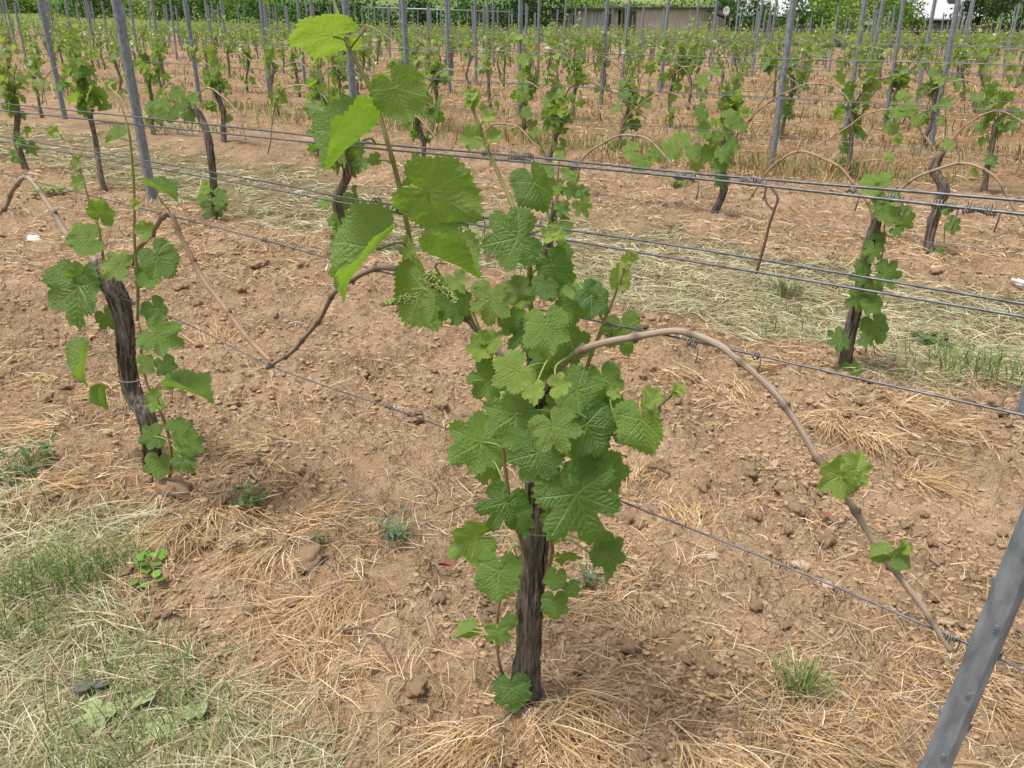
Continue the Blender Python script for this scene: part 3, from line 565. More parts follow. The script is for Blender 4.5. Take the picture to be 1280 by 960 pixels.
hl = [  # u, v, length px, tip direction, pitch, roll, young, depth toward camera, kind, underside
 (640, 860, 37, -80, 5, 0, 0, .06, 'flat', 0), (623, 713, 47, -100, 10, 0, .05, .11, 'flat', 0), (597, 672, 46, 215, 0, 10, .15, .07, 'flat', 1), (631, 628, 50, -120, 10, -10, 0, .10, 'deep', 0),
 (647, 642, 40, -82, 0, 45, 0, .09, 'flat', 0), (720, 617, 86, -72, 10, 0, .03, .12, 'deep', 0), (745, 697, 48, -65, 0, 40, .15, .06, 'fold', 1), (757, 688, 36, -20, 0, -20, 0, .06, 'flat', 0),
 (706, 697, 28, 10, 0, 20, .2, .05, 'flat', 1), (695, 720, 22, -100, 0, 0, .15, .06, 'flat', 0), (713, 734, 18, -60, 0, 10, .1, .05, 'flat', 0), (693, 752, 28, -90, 0, 0, .1, .06, 'flat', 0),
 (588, 789, 24, 200, 0, 30, .25, .06, 'fold', 1), (622, 789, 25, -85, 0, 10, .15, .07, 'flat', 0), (636, 778, 16, 40, 0, 0, .2, .05, 'flat', 0),
 (602, 552, 60, 205, -10, 10, 0, .04, 'flat', 0), (604, 575, 42, -92, -5, 30, .05, .02, 'flat', 1), (645, 518, 52, 210, 10, 0, .10, .12, 'flat', 0), (692, 533, 47, -68, 10, 5, .38, .17, 'flat', 0),
 (672, 566, 52, -112, 10, -5, .02, .14, 'flat', 0), (733, 530, 55, -62, 0, -15, .02, .10, 'flat', 0), (730, 573, 40, -98, 0, 10, 0, .09, 'deep', 0), (757, 588, 42, -60, -5, -20, 0, .05, 'flat', 0),
 (700, 594, 38, -95, 0, 20, 0, .08, 'flat', 0), (652, 548, 32, 190, 10, 25, .15, .13, 'flat', 0), (720, 488, 50, -38, 0, -10, .02, .09, 'flat', 0), (645, 463, 42, 215, 10, 10, .55, .12, 'flat', 0),
 (613, 473, 42, -128, 0, 0, .15, .08, 'flat', 0), (605, 433, 30, 190, 0, 10, .7, .08, 'young', 0), (614, 427, 22, 35, 0, 0, .8, .08, 'young', 0), (667, 487, 25, -90, 20, 0, .75, .16, 'young', 0), (697, 482, 24, 20, 10, 0, .85, .15, 'young', 0),
 (682, 405, 48, -82, 10, 5, .2, .10, 'flat', 0), (680, 445, 32, -90, 0, 10, 0, .07, 'flat', 0), (713, 430, 36, -28, 0, -15, 0, .05, 'flat', 0), (778, 410, 40, -80, 0, 15, .1, -.02, 'flat', 0),
 (720, 377, 42, -102, 0, 10, .05, .06, 'flat', 1), (738, 370, 36, -42, 0, -25, 0, .05, 'flat', 0), (720, 352, 38, 0, 0, -95, .15, .05, 'fold', 1), (690, 330, 38, -58, 0, 35, 0, .07, 'flat', 0), (700, 315, 24, -60, 0, 10, .05, .04, 'flat', 0),
 (647, 297, 58, 195, 5, 0, .05, .08, 'flat', 0), (668, 228, 46, -70, 0, 30, .12, .07, 'fold', 0), (650, 365, 32, 210, 10, 0, .35, .08, 'flat', 0), (614, 372, 42, -102, 5, 0, .4, .07, 'flat', 0),
 (647, 360, 28, -60, 5, 0, .4, .09, 'flat', 0), (681, 357, 26, -100, 0, 0, .15, .08, 'flat', 0), (702, 352, 34, -120, 0, -30, 0, .04, 'flat', 1), (660, 415, 36, -150, 0, 20, 0, .04, 'flat', 0), (640, 400, 30, -60, 0, 10, .1, .05, 'flat', 0),
 (772, 350, 26, 88, 10, 20, .75, .03, 'young', 0), (803, 524, 54, -86, 0, 25, .25, .07, 'fold', 0), (817, 500, 24, 128, 0, 10, .75, .07, 'young', 0), (753, 473, 38, -82, 0, 20, .1, .05, 'flat', 0), (766, 490, 14, -30, 0, 0, .9, .06, 'young', 0), (760, 520, 48, -60, -5, -10, 0, .05, 'flat', 0),
 (700, 640, 40, -100, -10, 25, 0, .02, 'flat', 0), (655, 505, 34, -60, 0, 10, 0, .03, 'flat', 0), (700, 510, 34, -110, 0, 0, 0, .03, 'flat', 0), (690, 465, 28, -80, 0, 0, 0, .03, 'flat', 0),
 # along the right cane
 (1050, 594, 40, 205, 10, 5, .55, .03, 'flat', 0), (1068, 588, 32, 62, 15, 0, .6, .04, 'flat', 0), (1076, 600, 14, 100, 0, 0, .9, .04, 'young', 0), (1107, 692, 25, 195, 0, 30, .3, .01, 'fold', 1), (1122, 694, 30, 2, -20, 10, .3, .0, 'fold', 0), (1128, 685, 14, 60, 0, 0, .8, .0, 'young', 0),
 # the tall shoot
 (416, 46, 58, 180, -4, 92, .30, .06, 'round', 0), (494, 111, 44, -58, 0, 8, .16, .06, 'round', 1), (453, 176, 68, 217, 5, 62, .12, .07, 'fold', 0), (536, 241, 66, -22, 0, 5, .2, .06, 'round', 1),
 (471, 313, 74, 217, 0, 55, .12, .07, 'fold', 0), (552, 328, 58, -24, 5, -68, .08, .07, 'fold', 0), (527, 361, 57, -108, 0, 35, .12, .06, 'round', 1), (543, 381, 27, -112, 0, 0, .4, .08, 'flat', 0), (568, 378, 34, -80, 0, 0, .02, .06, 'flat', 0),
 (570, 350, 24, -62, 10, 0, .6, .09, 'young', 0), (517, 240, 13, 100, 0, 0, .95, .06, 'young', 0), (511, 314, 18, -60, 10, 0, .5, .05, 'young', 0), (500, 235, 34, -100, 0, 60, .2, .02, 'fold', 1),
 (593, 172, 24, 192, 0, 0, .45, .06, 'young', 0), (610, 146, 15, 0, 0, 0, .85, .06, 'young', 0), (616, 172, 16, 30, 0, 0, .6, .06, 'young', 0), (470, 200, 14, 190, 0, 0, .4, .04, 'young', 0)]
for u, v, L, phi, pi_, ro, yo, dd, kd, un in hl: hv.leaf(u, v, L, phi, pi_, ro, yo, dd, kd, bool(un))
hv.tip(588, 124, 5, 13, .05); hv.tip(786, 324, 4, 12, .03); hv.tip(846, 488, 5, 11, .07); hv.tip(508, 300, 3, 9, .03); hv.tip(690, 292, 5, 18, .07); hv.tip(604, 420, 4, 14, .08)
hv.cluster((532, 342), (572, 378), 12, 300, .12); hv.cluster((524, 370), (476, 381), 8, 220, .12)
hv.part('twine', MB().tube(catmull([hv.pt(655, 663, .045), hv.pt(668, 669, .06), hv.pt(684, 670, .045)], 10), .0016, 5), M['tie'])

# ---- its neighbour to the left in the first row
lv = Vine(groundpt(193, 603), 'gnarled grapevine with bending trunk beside the large leafy vine', OFF1)
lv.trunk([(190, 612), (190, 590), (189, 555), (182, 518), (165, 488), (158, 455), (156, 415), (148, 375), (132, 343), (122, 328)], [.030, .027, .025, .024, .0235, .023, .024, .026, .029, .018], 19)
lv.stem('cane', [(128, 335), (112, 318), (86, 295), (62, 258), (45, 232), (30, 222), (18, 234), (8, 256), (-8, 275)], .0080, .0066, M['cane_pale'], 8, 60)
lv.stem('cane', [(150, 345), (168, 318), (188, 292), (204, 272), (214, 266), (228, 300), (252, 345), (285, 390), (315, 428), (342, 456)], .0078, .0052, M['cane'], 8, 70)
lv.stem('shoot', [(172, 400, .03), (172, 350, .04), (168, 300, .05), (168, 250, .05), (165, 200, .05), (160, 160, .05), (150, 130, .05), (138, 108, .05)], .0045, .0016, M['shoot'], 7, 40)
lv.stem('shoot', [(130, 330, .02), (124, 290, .03), (112, 255, .03), (103, 222, .03), (92, 190, .03), (70, 165, .03)], .0038, .0014, M['shoot'], 7, 40)
lv.stem('shoot', [(212, 596, .03), (214, 565, .04), (205, 525, .04), (188, 492, .04), (178, 455, .04), (175, 410, .04)], .0045, .0030, M['shoot_old'], 7, 40)
for u, v, L, phi, pi_, ro, yo, dd, kd, un in [
 (112, 299, 33, 190, 10, 0, .15, .05, 'flat', 0), (126, 267, 28, 60, 0, 0, .05, .03, 'flat', 1), (197, 238, 33, -14, 5, -60, .12, .04, 'fold', 0), (149, 333, 30, 172, 15, 0, .45, .08, 'flat', 0), (197, 320, 37, -52, 0, -10, .05, .05, 'flat', 0),
 (100, 358, 54, -98, 0, 15, .12, .05, 'flat', 0), (108, 345, 30, 170, 0, 0, .1, .03, 'flat', 1), (197, 418, 40, -20, 5, 0, .05, .06, 'flat', 0), (110, 446, 42, -108, 0, 45, .2, .05, 'fold', 0), (134, 492, 27, -92, 0, 40, .15, .04, 'fold', 0), (229, 489, 46, -18, -5, -70, .12, .04, 'fold', 0), (216, 478, 18, 130, 0, 0, .1, .04, 'flat', 0),
 (193, 545, 26, 200, 5, 0, .1, .05, 'flat', 0), (198, 578, 26, -100, 5, 0, .02, .05, 'flat', 0), (229, 576, 23, -60, 5, 0, .1, .06, 'flat', 0), (221, 537, 24, 20, 0, 10, .1, .05, 'flat', 0), (238, 555, 24, 20, 0, 0, .02, .04, 'flat', 0), (228, 562, 20, -100, 0, 10, .15, .05, 'flat', 0),
 (194, 385, 28, -60, 0, 10, 0, .03, 'flat', 0), (185, 340, 30, -80, 0, 20, .05, .03, 'flat', 0), (180, 455, 20, 10, 0, 0, .2, .05, 'flat', 0), (196, 500, 22, 200, 0, 0, .15, .05, 'flat', 0), (133, 395, 24, -60, 0, 10, 0, .0, 'flat', 0), (205, 455, 22, -70, 0, 0, 0, .03, 'flat', 0),
 (150, 173, 22, 200, 10, 20, .4, .05, 'fold', 0), (100, 228, 16, 190, 0, 0, .5, .03, 'young', 0), (98, 205, 14, 60, 0, 0, .6, .03, 'young', 0), (180, 290, 20, 40, 0, 0, .4, .05, 'young', 0)]: lv.leaf(u, v, L, phi, pi_, ro, yo, dd, kd, bool(un))
lv.tip(70, 165, 4, 10, .03); lv.tip(138, 106, 4, 10, .05); lv.tip(168, 255, 3, 10, .05)
lv.part('twine', MB().tube(catmull([lv.pt(140, 474, .035), lv.pt(160, 478, .05), lv.pt(182, 474, .04)], 8), .0016, 5), M['tie'])

# ------------------------------------------------------------------ vines of the other rows
ORD = ['', 'first', 'second', 'third', 'fourth', 'fifth', 'sixth', 'seventh', 'eighth', 'ninth', 'tenth', 'eleventh', 'twelfth', 'thirteenth', 'fourteenth', 'fifteenth', 'sixteenth', 'seventeenth', 'eighteenth', 'nineteenth', 'twentieth']
def ordn(k): return ORD[k] if k < len(ORD) else 'farther'
def rowpos(t, k): p = RD*t+RN*rowoff(k); p = p.copy(); p[2] = float(gh(p[0], p[1])); return p
def az_t(u, v, k): return float(onrow(u, v, rowoff(k))@RD)
def plan(seed, head=(0.05, 0.62), low=8, heads=12, nshoot=4, canes=(1, 1), bend=0.05):
    """a vine in its own frame: x along the row, z up -> trunk, canes, shoots, leaves (pos, tip dir, normal, size, young)"""
    r = random.Random(seed); hx, hz = head; U = r.uniform
    trunk = [(0, 0, -0.05), (U(-.02, .02), U(-.02, .02), hz*.2), (hx*.4+U(-bend, bend), U(-.03, .03), hz*.5), (hx*.8+U(-bend, bend)*.7, U(-.03, .03), hz*.8), (hx, U(-.02, .02), hz)]
    cs = []; sh = []; lv_ = []
    for sg, on in zip((-1, 1), canes):
        if not on: continue
        ax, az, ex, ez = U(.26, .42), U(.84, .98), U(.62, .86), U(.52, .66)
        cs.append([(hx, 0, hz-.04), (hx+sg*ax*.4, U(-.03, .03), hz+(az-hz)*.75), (hx+sg*ax, U(-.03, .03), az), (hx+sg*(ax+ex)*.55, U(-.02, .02), az-.10), (hx+sg*ex, 0, ez)])
    for i in range(nshoot):
        bx, bz = hx+U(-.12, .12), hz+U(-.1, .06); l = U(.18, .68)
        if cs and r.random() < .4: q = r.choice(cs)[r.choice((1, 2, 2, 3))]; bx, bz = q[0], q[2]; l = U(.06, .3)
        sh.append([(bx, 0, bz), (bx+U(-.06, .06), U(-.06, .06), bz+l*.5), (bx+U(-.1, .1), U(-.08, .08), bz+l)])
    def lf(p, s, y): 
        a = U(0, 6.28); tilt = U(-.2, 1.0); n = np.array([math.cos(a)*math.cos(tilt), math.sin(a)*math.cos(tilt), math.sin(tilt)+.25]); n /= np.linalg.norm(n)
        d = np.array([n[0]*.8+U(-.6, .6), n[1]*.8+U(-.6, .6), U(-.9, .1)]); d -= n*(d@n); d /= np.linalg.norm(d); lv_.append((np.array(p), d, n, s, y, r.random()))
    for i in range(low):
        f = U(.06, 1); a = U(0, 6.28); rr = U(.03, .11); lf((hx*f+rr*math.cos(a), rr*math.sin(a), hz*f), U(.052, .090), U(0, .25))
    for i in range(heads):
        lf((hx+r.gauss(0, .08), r.gauss(0, .07), hz+r.gauss(.04, .10)), U(.052, .094), U(0, .4))
    for s_ in sh:
        P = catmull(np.array(s_), 10); n = int(3+np.linalg.norm(P[-1]-P[0])/.055)
        for i in range(n):
            f = (i+.6)/n; q = P[min(9, int(f*9.99))]; lf(q+np.array([U(-.05, .05), U(-.05, .05), 0]), U(.058, .085)*(1-.6*f), min(1, .15+f*U(.4, 1.0)))
    return trunk, cs, sh, lv_
def wood_meshes(pl, sides=10, rings=22, seed=0):
    trunk, cs, sh, _ = pl; P = catmull(np.array(trunk), rings); R = np.interp(np.linspace(0, 1, rings), [0, .15, .6, .9, 1], [.033, .025, .023, .029, .017])*random.Random(seed).uniform(.8, 1.1)
    th = np.arange(sides)/sides*2*np.pi; sl = np.linspace(0, 1, rings)[:, None]*3
    rm = 0.9+0.5*np.abs(perlin(2*np.cos(th)[None]+seed*3.1, 2*np.sin(th)[None]+sl, 3))+.15*perlin(np.cos(th)[None]+seed, np.sin(th)[None]+sl*2.5, 4)
    out = [('trunk', MB().tube(P, R, sides, rmod=rm).mesh('trunk'), 'bark')]
    for i, c in enumerate(cs):
        C = catmull(np.array(c), 18 if sides > 6 else 9); rn = random.Random(seed*7+i); C[1:-1] += np.array([[rn.gauss(0, .005) for _ in range(3)] for _ in range(len(C)-2)])
        out.append(('cane', MB().tube(C, np.linspace(.0062, .0042, len(C)), 5 if sides > 6 else 3).mesh('cane', attrs=cane_attrs(C, 5 if sides > 6 else 3)), ('cane_pale', 'cane', 'cane_pale', 'cane_pale', 'cane_dark')[(seed+i) % 5]))
    if sh:
        for s_ in sh: out.append(('shoot', MB().tube(catmull(np.array(s_), 8), np.linspace(.0036, .0014, 8), 4 if sides > 6 else 3).mesh('shoot'), 'shoot_old'))
    return out
def leaf_matrix(p, d, n, s):
    m = np.eye(4); m[:3, 0] = np.cross(d, n)*s; m[:3, 1] = d*s; m[:3, 2] = n*s; m[:3, 3] = p; return m
# coarse leaf for foliage that is too small to pick apart
CV, CQ, CT, CVE = leaf_geo(301, 9, 1, depth=.4, fold=.15, curl=.4, wave=.1, teeth=0)
def foliage_arrays(leaves, grow=1.0):
    V = []; F = []; y_ = []; r_ = []
    for i, (p, d, n, s, y, rn) in enumerate(leaves):
        m = leaf_matrix(p, d, n, s*grow); V.append(CV@m[:3, :3].T+m[:3, 3]); F.append(CT[:, ::-1]+i*len(CV)); y_ += [y]*len(CV); r_ += [rn]*len(CV)
    return np.vstack(V), np.vstack(F), np.array(y_), np.array(r_)
def foliage_mesh(leaves, grow=1.0):
    V, F, y_, r_ = foliage_arrays(leaves, grow); return fix_up(mk_mesh('foliage', V, F, True, {'young': y_, 'rnd': r_, 'vein': np.zeros(len(V))}))
def rowvine(p, pl, label, group, seed, single):
    root = tag(empty('grapevine', p, YAW), label, 'grapevine', group)
    for nm, me, mt in wood_meshes(pl, seed=seed): link(nm, me, M[mt], root)
    for (q, d, n, s, y, rn) in pl[3]:
        o = bpy.data.objects.new('leaf', random.choice(LOW)); COL.objects.link(o); o.parent = root
        o.matrix_basis = Matrix(leaf_matrix(q, d, n, s).tolist()); o.color = (y, rn, 0, 1)
    return root
placed = {k: [] for k in range(1, 60)}
# vines near enough to be copied stem by stem: row, label, trunk, radii, canes, shoots, leaves (u, v, length px, tip direction, roll, young)
def handvine(k, label, trunk, radii, canes, shoots, leaves, seed):
    vn = Vine(groundpt(*trunk[0]), label, rowoff(k)); placed[k].append(float(vn.T@RD)); vn.trunk(trunk, radii, seed, 22, 50)
    for i, c in enumerate(canes): vn.stem('cane', c, .0056, .0042, M[('cane_pale', 'cane')[(seed+i) % 2]], 7, 70)
    for c in shoots: vn.stem('shoot', c, .0036, .0015, M['shoot_old'], 5, 24)
    for u, v, L, phi, ro, yo in leaves: vn.leaf(u, v, L*.93, phi, random.uniform(-5, 15), ro, yo, random.uniform(.01, .09), 'deep' if random.random() < .2 else 'flat')
    for c in shoots: vn.tip(c[-1][0], c[-1][1], 4, 8, .02)
    return vn
handvine(2, 'slim grapevine clothed in leaves from foot to head, standing by the pale clippings', [(1058, 478), (1057, 448), (1064, 410), (1074, 370), (1080, 335), (1090, 300), (1096, 272)], [.028, .022, .020, .021, .022, .024, .016],
 [[(1094, 285), (1086, 258), (1068, 230), (1040, 203), (1000, 190), (972, 202), (950, 228), (936, 250)], [(1096, 280), (1115, 250), (1145, 222), (1180, 209), (1212, 205), (1240, 218), (1262, 250), (1290, 300)]],
 [[(1094, 285), (1103, 245), (1110, 205), (1122, 172)], [(1098, 350), (1104, 310), (1106, 270)], [(1082, 440), (1086, 400), (1084, 360)]],
 [(1063, 462, 22, -90, 0, .05), (1050, 424, 26, 195, 10, 0), (1080, 425, 16, -30, 0, 0), (1094, 405, 32, -62, 0, .08), (1076, 372, 28, 205, 0, .15), (1088, 378, 22, -60, 0, .1), (1080, 345, 24, 190, 0, 0), (1106, 342, 30, -10, 0, .02), (1092, 356, 20, -90, 0, .1), (1092, 312, 24, -100, 0, 0), (1098, 298, 18, 30, 0, .1), (1110, 266, 26, -40, 0, .2), (1130, 271, 24, -52, 0, .12), (1100, 258, 20, 190, 0, .2), (1090, 232, 24, 170, 10, .45), (1104, 225, 18, 40, 0, .5), (1096, 246, 16, -90, 0, .3), (1116, 248, 16, 20, 0, .3), (1072, 465, 14, -40, 0, .05), (1060, 480, 12, -100, 0, 0), (1114, 196, 12, 150, 0, .7), (1120, 288, 14, -60, 0, .1), (1078, 330, 14, 200, 0, .05)], 1)
handvine(2, 'dark-trunked grapevine standing right behind the large leafy vine', [(672, 402), (675, 365), (682, 322), (690, 285), (694, 252)], [.026, .021, .020, .020, .014],
 [[(694, 258), (704, 226), (730, 196), (765, 173), (800, 170), (824, 187), (840, 206)], [(692, 258), (682, 200), (664, 175), (645, 158), (622, 155), (602, 168), (588, 190)]],
 [[(694, 255), (698, 215), (702, 175), (706, 140)], [(690, 250), (684, 200), (660, 150), (652, 100), (650, 45)]],
 [(686, 212, 18, 190, 0, .3), (708, 216, 16, 20, 0, .3), (712, 236, 20, -50, 0, .1), (727, 240, 16, -20, 0, .2), (727, 256, 22, -62, 0, .1), (692, 232, 20, -120, 0, .35), (703, 258, 16, -80, 0, .1), (703, 282, 22, -40, 0, 0), (700, 262, 16, 20, 0, .2), (716, 222, 14, 60, 0, .5), (700, 196, 12, 130, 0, .6), (678, 228, 16, 200, 0, .3), (652, 75, 12, 60, 0, .5), (652, 95, 12, -120, 0, .4), (655, 118, 13, -60, 0, .3), (660, 140, 13, 200, 0, .25), (668, 165, 12, -40, 0, .2)], 2)
handvine(2, 'grapevine with bare curved trunk and leaves only at its foot and head', [(270, 272), (268, 245), (265, 205), (259, 168), (248, 143), (234, 129)], [.026, .021, .021, .023, .026, .016],
 [[(240, 136), (252, 114), (262, 110), (280, 122), (296, 140), (303, 158), (308, 176)], [(238, 134), (224, 108), (212, 104), (203, 115), (195, 136)]], [[(236, 132), (220, 120), (205, 116)], [(262, 262), (260, 245), (258, 232)]],
 [(205, 130, 18, 200, 0, .15), (214, 138, 20, -100, 0, .1), (228, 130, 16, -60, 0, .1), (240, 124, 15, 60, 0, .2), (200, 142, 16, -110, 0, .1), (222, 118, 15, 120, 0, .25), (192, 132, 14, 190, 0, .2), (236, 142, 16, -110, 0, .05), (257, 250, 17, 185, 0, .15), (273, 246, 18, -20, 0, .1), (266, 262, 20, -90, 0, .02), (256, 238, 12, 120, 0, .4), (276, 258, 14, -40, 0, .1)], 4)
handvine(3, 'old grapevine with thick bare grey trunk behind the slim leafy vine', [(1160, 322), (1163, 290), (1172, 258), (1180, 235), (1168, 212), (1178, 190)], [.032, .028, .028, .030, .028, .018],
 [[(1178, 194), (1196, 168), (1225, 145), (1256, 140), (1282, 158), (1300, 180)], [(1175, 200), (1158, 172), (1130, 142), (1090, 140), (1050, 165), (1012, 188)]], [[(1180, 305), (1182, 280), (1188, 262)], [(1178, 192), (1182, 160), (1180, 120), (1176, 80)]],
 [(1184, 180, 14, -40, 0, .5), (1190, 280, 19, -25, 0, .1), (1174, 316, 13, -20, 0, .1), (1184, 262, 12, 140, 0, .2), (1140, 135, 18, 180, 0, .4), (1120, 140, 18, -90, 0, .3), (1130, 120, 16, 60, 0, .45), (1115, 158, 16, -110, 0, .3), (1176, 100, 14, 150, 0, .5), (1182, 130, 14, 20, 0, .4), (1178, 150, 12, -150, 0, .4), (1146, 150, 14, -60, 0, .4)], 3)
handvine(3, 'grapevine with dark curved foot and large bright leaves in the third row', [(886, 285), (893, 265), (904, 240), (903, 212), (906, 186)], [.032, .024, .021, .022, .015],
 [[(906, 190), (926, 163), (958, 130), (1000, 108), (1030, 105), (1054, 117), (1064, 134)], [(904, 192), (880, 160), (852, 122), (822, 118), (790, 140), (775, 160)]],
 [[(900, 215), (880, 218), (862, 205), (845, 192), (820, 188)], [(906, 188), (904, 150), (898, 110), (894, 86)], [(908, 190), (925, 165), (932, 140)]],
 [(790, 188, 18, 160, 0, .4), (802, 200, 22, -100, 0, .3), (818, 192, 18, -60, 0, .3), (840, 188, 22, 200, 0, .3), (852, 174, 20, 40, 0, .35), (866, 186, 18, -80, 0, .2), (882, 162, 20, 170, 0, .4), (885, 190, 18, -120, 0, .15), (904, 192, 20, -60, 0, .1), (911, 146, 18, 20, 0, .3), (877, 140, 18, 200, 0, .1), (895, 90, 12, 80, 0, .6), (879, 100, 16, 190, 0, .25), (878, 117, 13, -100, 0, .3), (918, 150, 16, -60, 0, .2), (900, 204, 18, -100, 0, .1), (913, 180, 17, -20, 0, .2), (928, 158, 13, -60, 0, .3), (902, 225, 16, -80, 0, .05), (892, 172, 18, -60, 0, .2), (870, 205, 14, -90, 0, .3), (908, 168, 16, 60, 0, .25)], 4)
# measured vines: row, foot pixel, head pixel, low leaves, head leaves, shoots, (left cane, right cane), label
near = [
 (2, (430, 298), (428, 190), 18, 20, 5, (1, 1), 'bushy grapevine behind the tall shoot of the large vine'),
 (2, (130, 230), (105, 122), 1, 18, 4, (1, 1), 'grapevine with bare leaning trunk and bright bushy head next to a steel post'),
 (2, (32, 208), (16, 128), 12, 8, 4, (1, 1), 'leafy grapevine at the end of the second row past the bright bushy one'),
 (3, (690, 252), (692, 150), 8, 10, 4, (1, 1), 'grapevine with twin arching canes seen above the dark-trunked vine'),
 (3, (530, 217), (527, 150), 12, 14, 4, (1, 1), 'grapevine with dark leafy trunk beside the tall shoot in the third row'),
 (3, (400, 196), (398, 120), 14, 14, 5, (1, 1), 'leafy grapevine of the third row behind the bushy one'),
 (3, (282, 188), (272, 105), 9, 10, 3, (1, 1), 'grapevine with long bare pale cane falling to the tilled soil'),
 (4, (1228, 245), (1246, 152), 5, 10, 4, (1, 1), 'grapevine with slanting dark trunk and tall red-leaved shoot in the fourth row'),
 (4, (1058, 225), (1062, 132), 14, 8, 4, (1, 1), 'grapevine with leafy base standing in tall dry grass near a steel post'),
 (4, (775, 205), (790, 130), 12, 14, 5, (1, 1), 'leafy grapevine under two crossing arched canes in the fourth row'),
 (4, (655, 186), (655, 120), 12, 10, 5, (1, 1), 'slim grapevine of the fourth row with a tall leafy shoot'),
]
for i, (k, f, h, lo, hd, ns, cn, lab) in enumerate(near):
    b = onrow(f[0], f[1], rowoff(k)); t = float(b@RD); p = rowpos(t, k); q = onrow(h[0], h[1], rowoff(k)); hx, hz = float((q-p)@RD), float(q[2]-p[2])
    hz = min(max(hz, .5), .82); placed[k].append(t)
    rowvine(p, plan(40+i, (hx, hz), lo, hd, ns, cn), lab, None, i, True)
# regular rest of the field
cand = []
for k in range(2, 34):
    if placed[k]: ts = [min(placed[k])-1.49*j for j in range(1, 60)]+[max(placed[k])+1.49*j for j in range(1, 40)]; 
    else: a = random.uniform(0, 1.49); ts = [a-75+1.49*j for j in range(0, 90)]
    if placed[k]:
        lo_, hi_ = min(placed[k]), max(placed[k]); srt = sorted(placed[k])
        for a, b in zip(srt, srt[1:]):
            g = round((b-a)/1.49)
            for j in range(1, g): ts.append(a+(b-a)*j/g)
    for t in ts:
        t2 = t+random.uniform(-.10, .10); p = rowpos(t2, k)
        if p[1] > 60 or p[1] < 2: continue
        u, v, z = proj(p+np.array([0, 0, .5]))
        if z > 0.5 and -110 < u < 1390 and v < 1000 and random.random() > 0.04: cand.append((z, k, t2, p))
cand.sort(key=lambda c: c[0])
variants = []
for i in range(14):
    rr = random.Random(900+i); pl = plan(300+i, (rr.uniform(-.12, .12), rr.uniform(.55, .72)), rr.randint(5, 14), rr.randint(12, 18), rr.randint(4, 7), (rr.random() < .9, rr.random() < .9))
    variants.append((pl, None))
cache = {}
far = []; ninst = 0
for z, k, t, p in cand:
    i = random.randrange(14); pl = variants[i][0]
    lab = f'small grapevine standing in the {ordn(k)} trellis row counting from the large leafy vine' if k < len(ORD) else 'tiny grapevine in the farthest trellis rows before the sheds'
    grp = f'vines of the {ordn(k)} row'
    if k in (3, 4):
        a_, b_ = min(placed[k]), max(placed[k]); ref = {3: ('the vine with the long bare pale cane', 'the old thick grey vine'), 4: ('the slim vine with the tall leafy shoot', 'the vine with the slanting dark trunk')}[k]
        if t < a_: lab, grp = f'grapevine of the {ordn(k)} row, {ordn(max(1, round((a_-t)/1.49)))} one beyond {ref[0]}', None
        elif t > b_: lab, grp = f'grapevine of the {ordn(k)} row, {ordn(max(1, round((t-b_)/1.49)))} one past {ref[1]}', None
        else: lab, grp = f'grapevine standing between the leafier vines of the {ordn(k)} row', f'vines between the leafier ones of the {ordn(k)} row'
    if z < 11.5: rowvine(p, plan(int(5000+t*100+k), (random.uniform(-.12, .12), random.uniform(.55, .72)), random.randint(5, 14), random.randint(10, 18), random.randint(4, 6)), lab, grp, i+int(t) % 5, True); ninst += 1
    elif ninst < 284:
        if i not in cache: cache[i] = wood_meshes(pl, 6, 9, i)+[('foliage', foliage_mesh([q for j, q in enumerate(pl[3]) if j % 4], 0.92), 'foliage')]
        root = tag(empty('grapevine', p, YAW+(math.pi if random.random() < .5 else 0)), lab, 'grapevine', grp); ninst += 1
        for nm, me, mt in cache[i]:
            o = link(nm, me, M[mt], root)
            if nm == 'foliage': o['kind'] = 'stuff'
    else: far.append((k, t, p, i))
print('VINES', len(cand), 'far', len(far))
# the rest of the field reads as one mass
if far:
    wood = {}; fa = {}
    for i in range(14):
        pl = variants[i][0]; mb = MB(); mb.tube(catmull(np.array(pl[0]), 4), .026, 3, cap=False); mc = MB()
        for c in pl[1]: mc.tube(catmull(np.array(c), 6), .008, 3, cap=False)
        wood[i] = (mb, mc); fa[i] = foliage_arrays(pl[3][::4], 1.45)
    TB, TC = MB(), MB(); FV = []; FF = []; FY = []; FR = []; n = 0
    for k, t, p, i in far:
        a = YAW+(math.pi if random.random() < .5 else 0); R = np.array([[math.cos(a), -math.sin(a), 0], [math.sin(a), math.cos(a), 0], [0, 0, 1]])
        for T_, s_ in ((TB, wood[i][0]), (TC, wood[i][1])):
            if s_.V: T_.add(np.vstack(s_.V)@R.T+p, np.vstack(s_.Q))
        V, F, y_, r_ = fa[i]; FV.append(V@R.T+p); FF.append(F+n); FY.append(y_); FR.append(r_); n += len(V)
    fv = tag(empty('far_vines', (0, 0, 0)), 'distant grapevines merging into a green band toward the sheds and hedges', 'vines', kind='stuff')
    for nm, me, mt in (('trunks', TB.mesh('trunks'), 'bark'), ('canes', TC.mesh('canes'), 'cane_pale'), ('foliage', mk_mesh('foliage', np.vstack(FV), np.vstack(FF), True, {'young': np.concatenate(FY), 'rnd': np.concatenate(FR), 'vein': np.zeros(n)}), 'foliage')):
        tag(link(nm, me, M[mt], fv), kind='stuff')

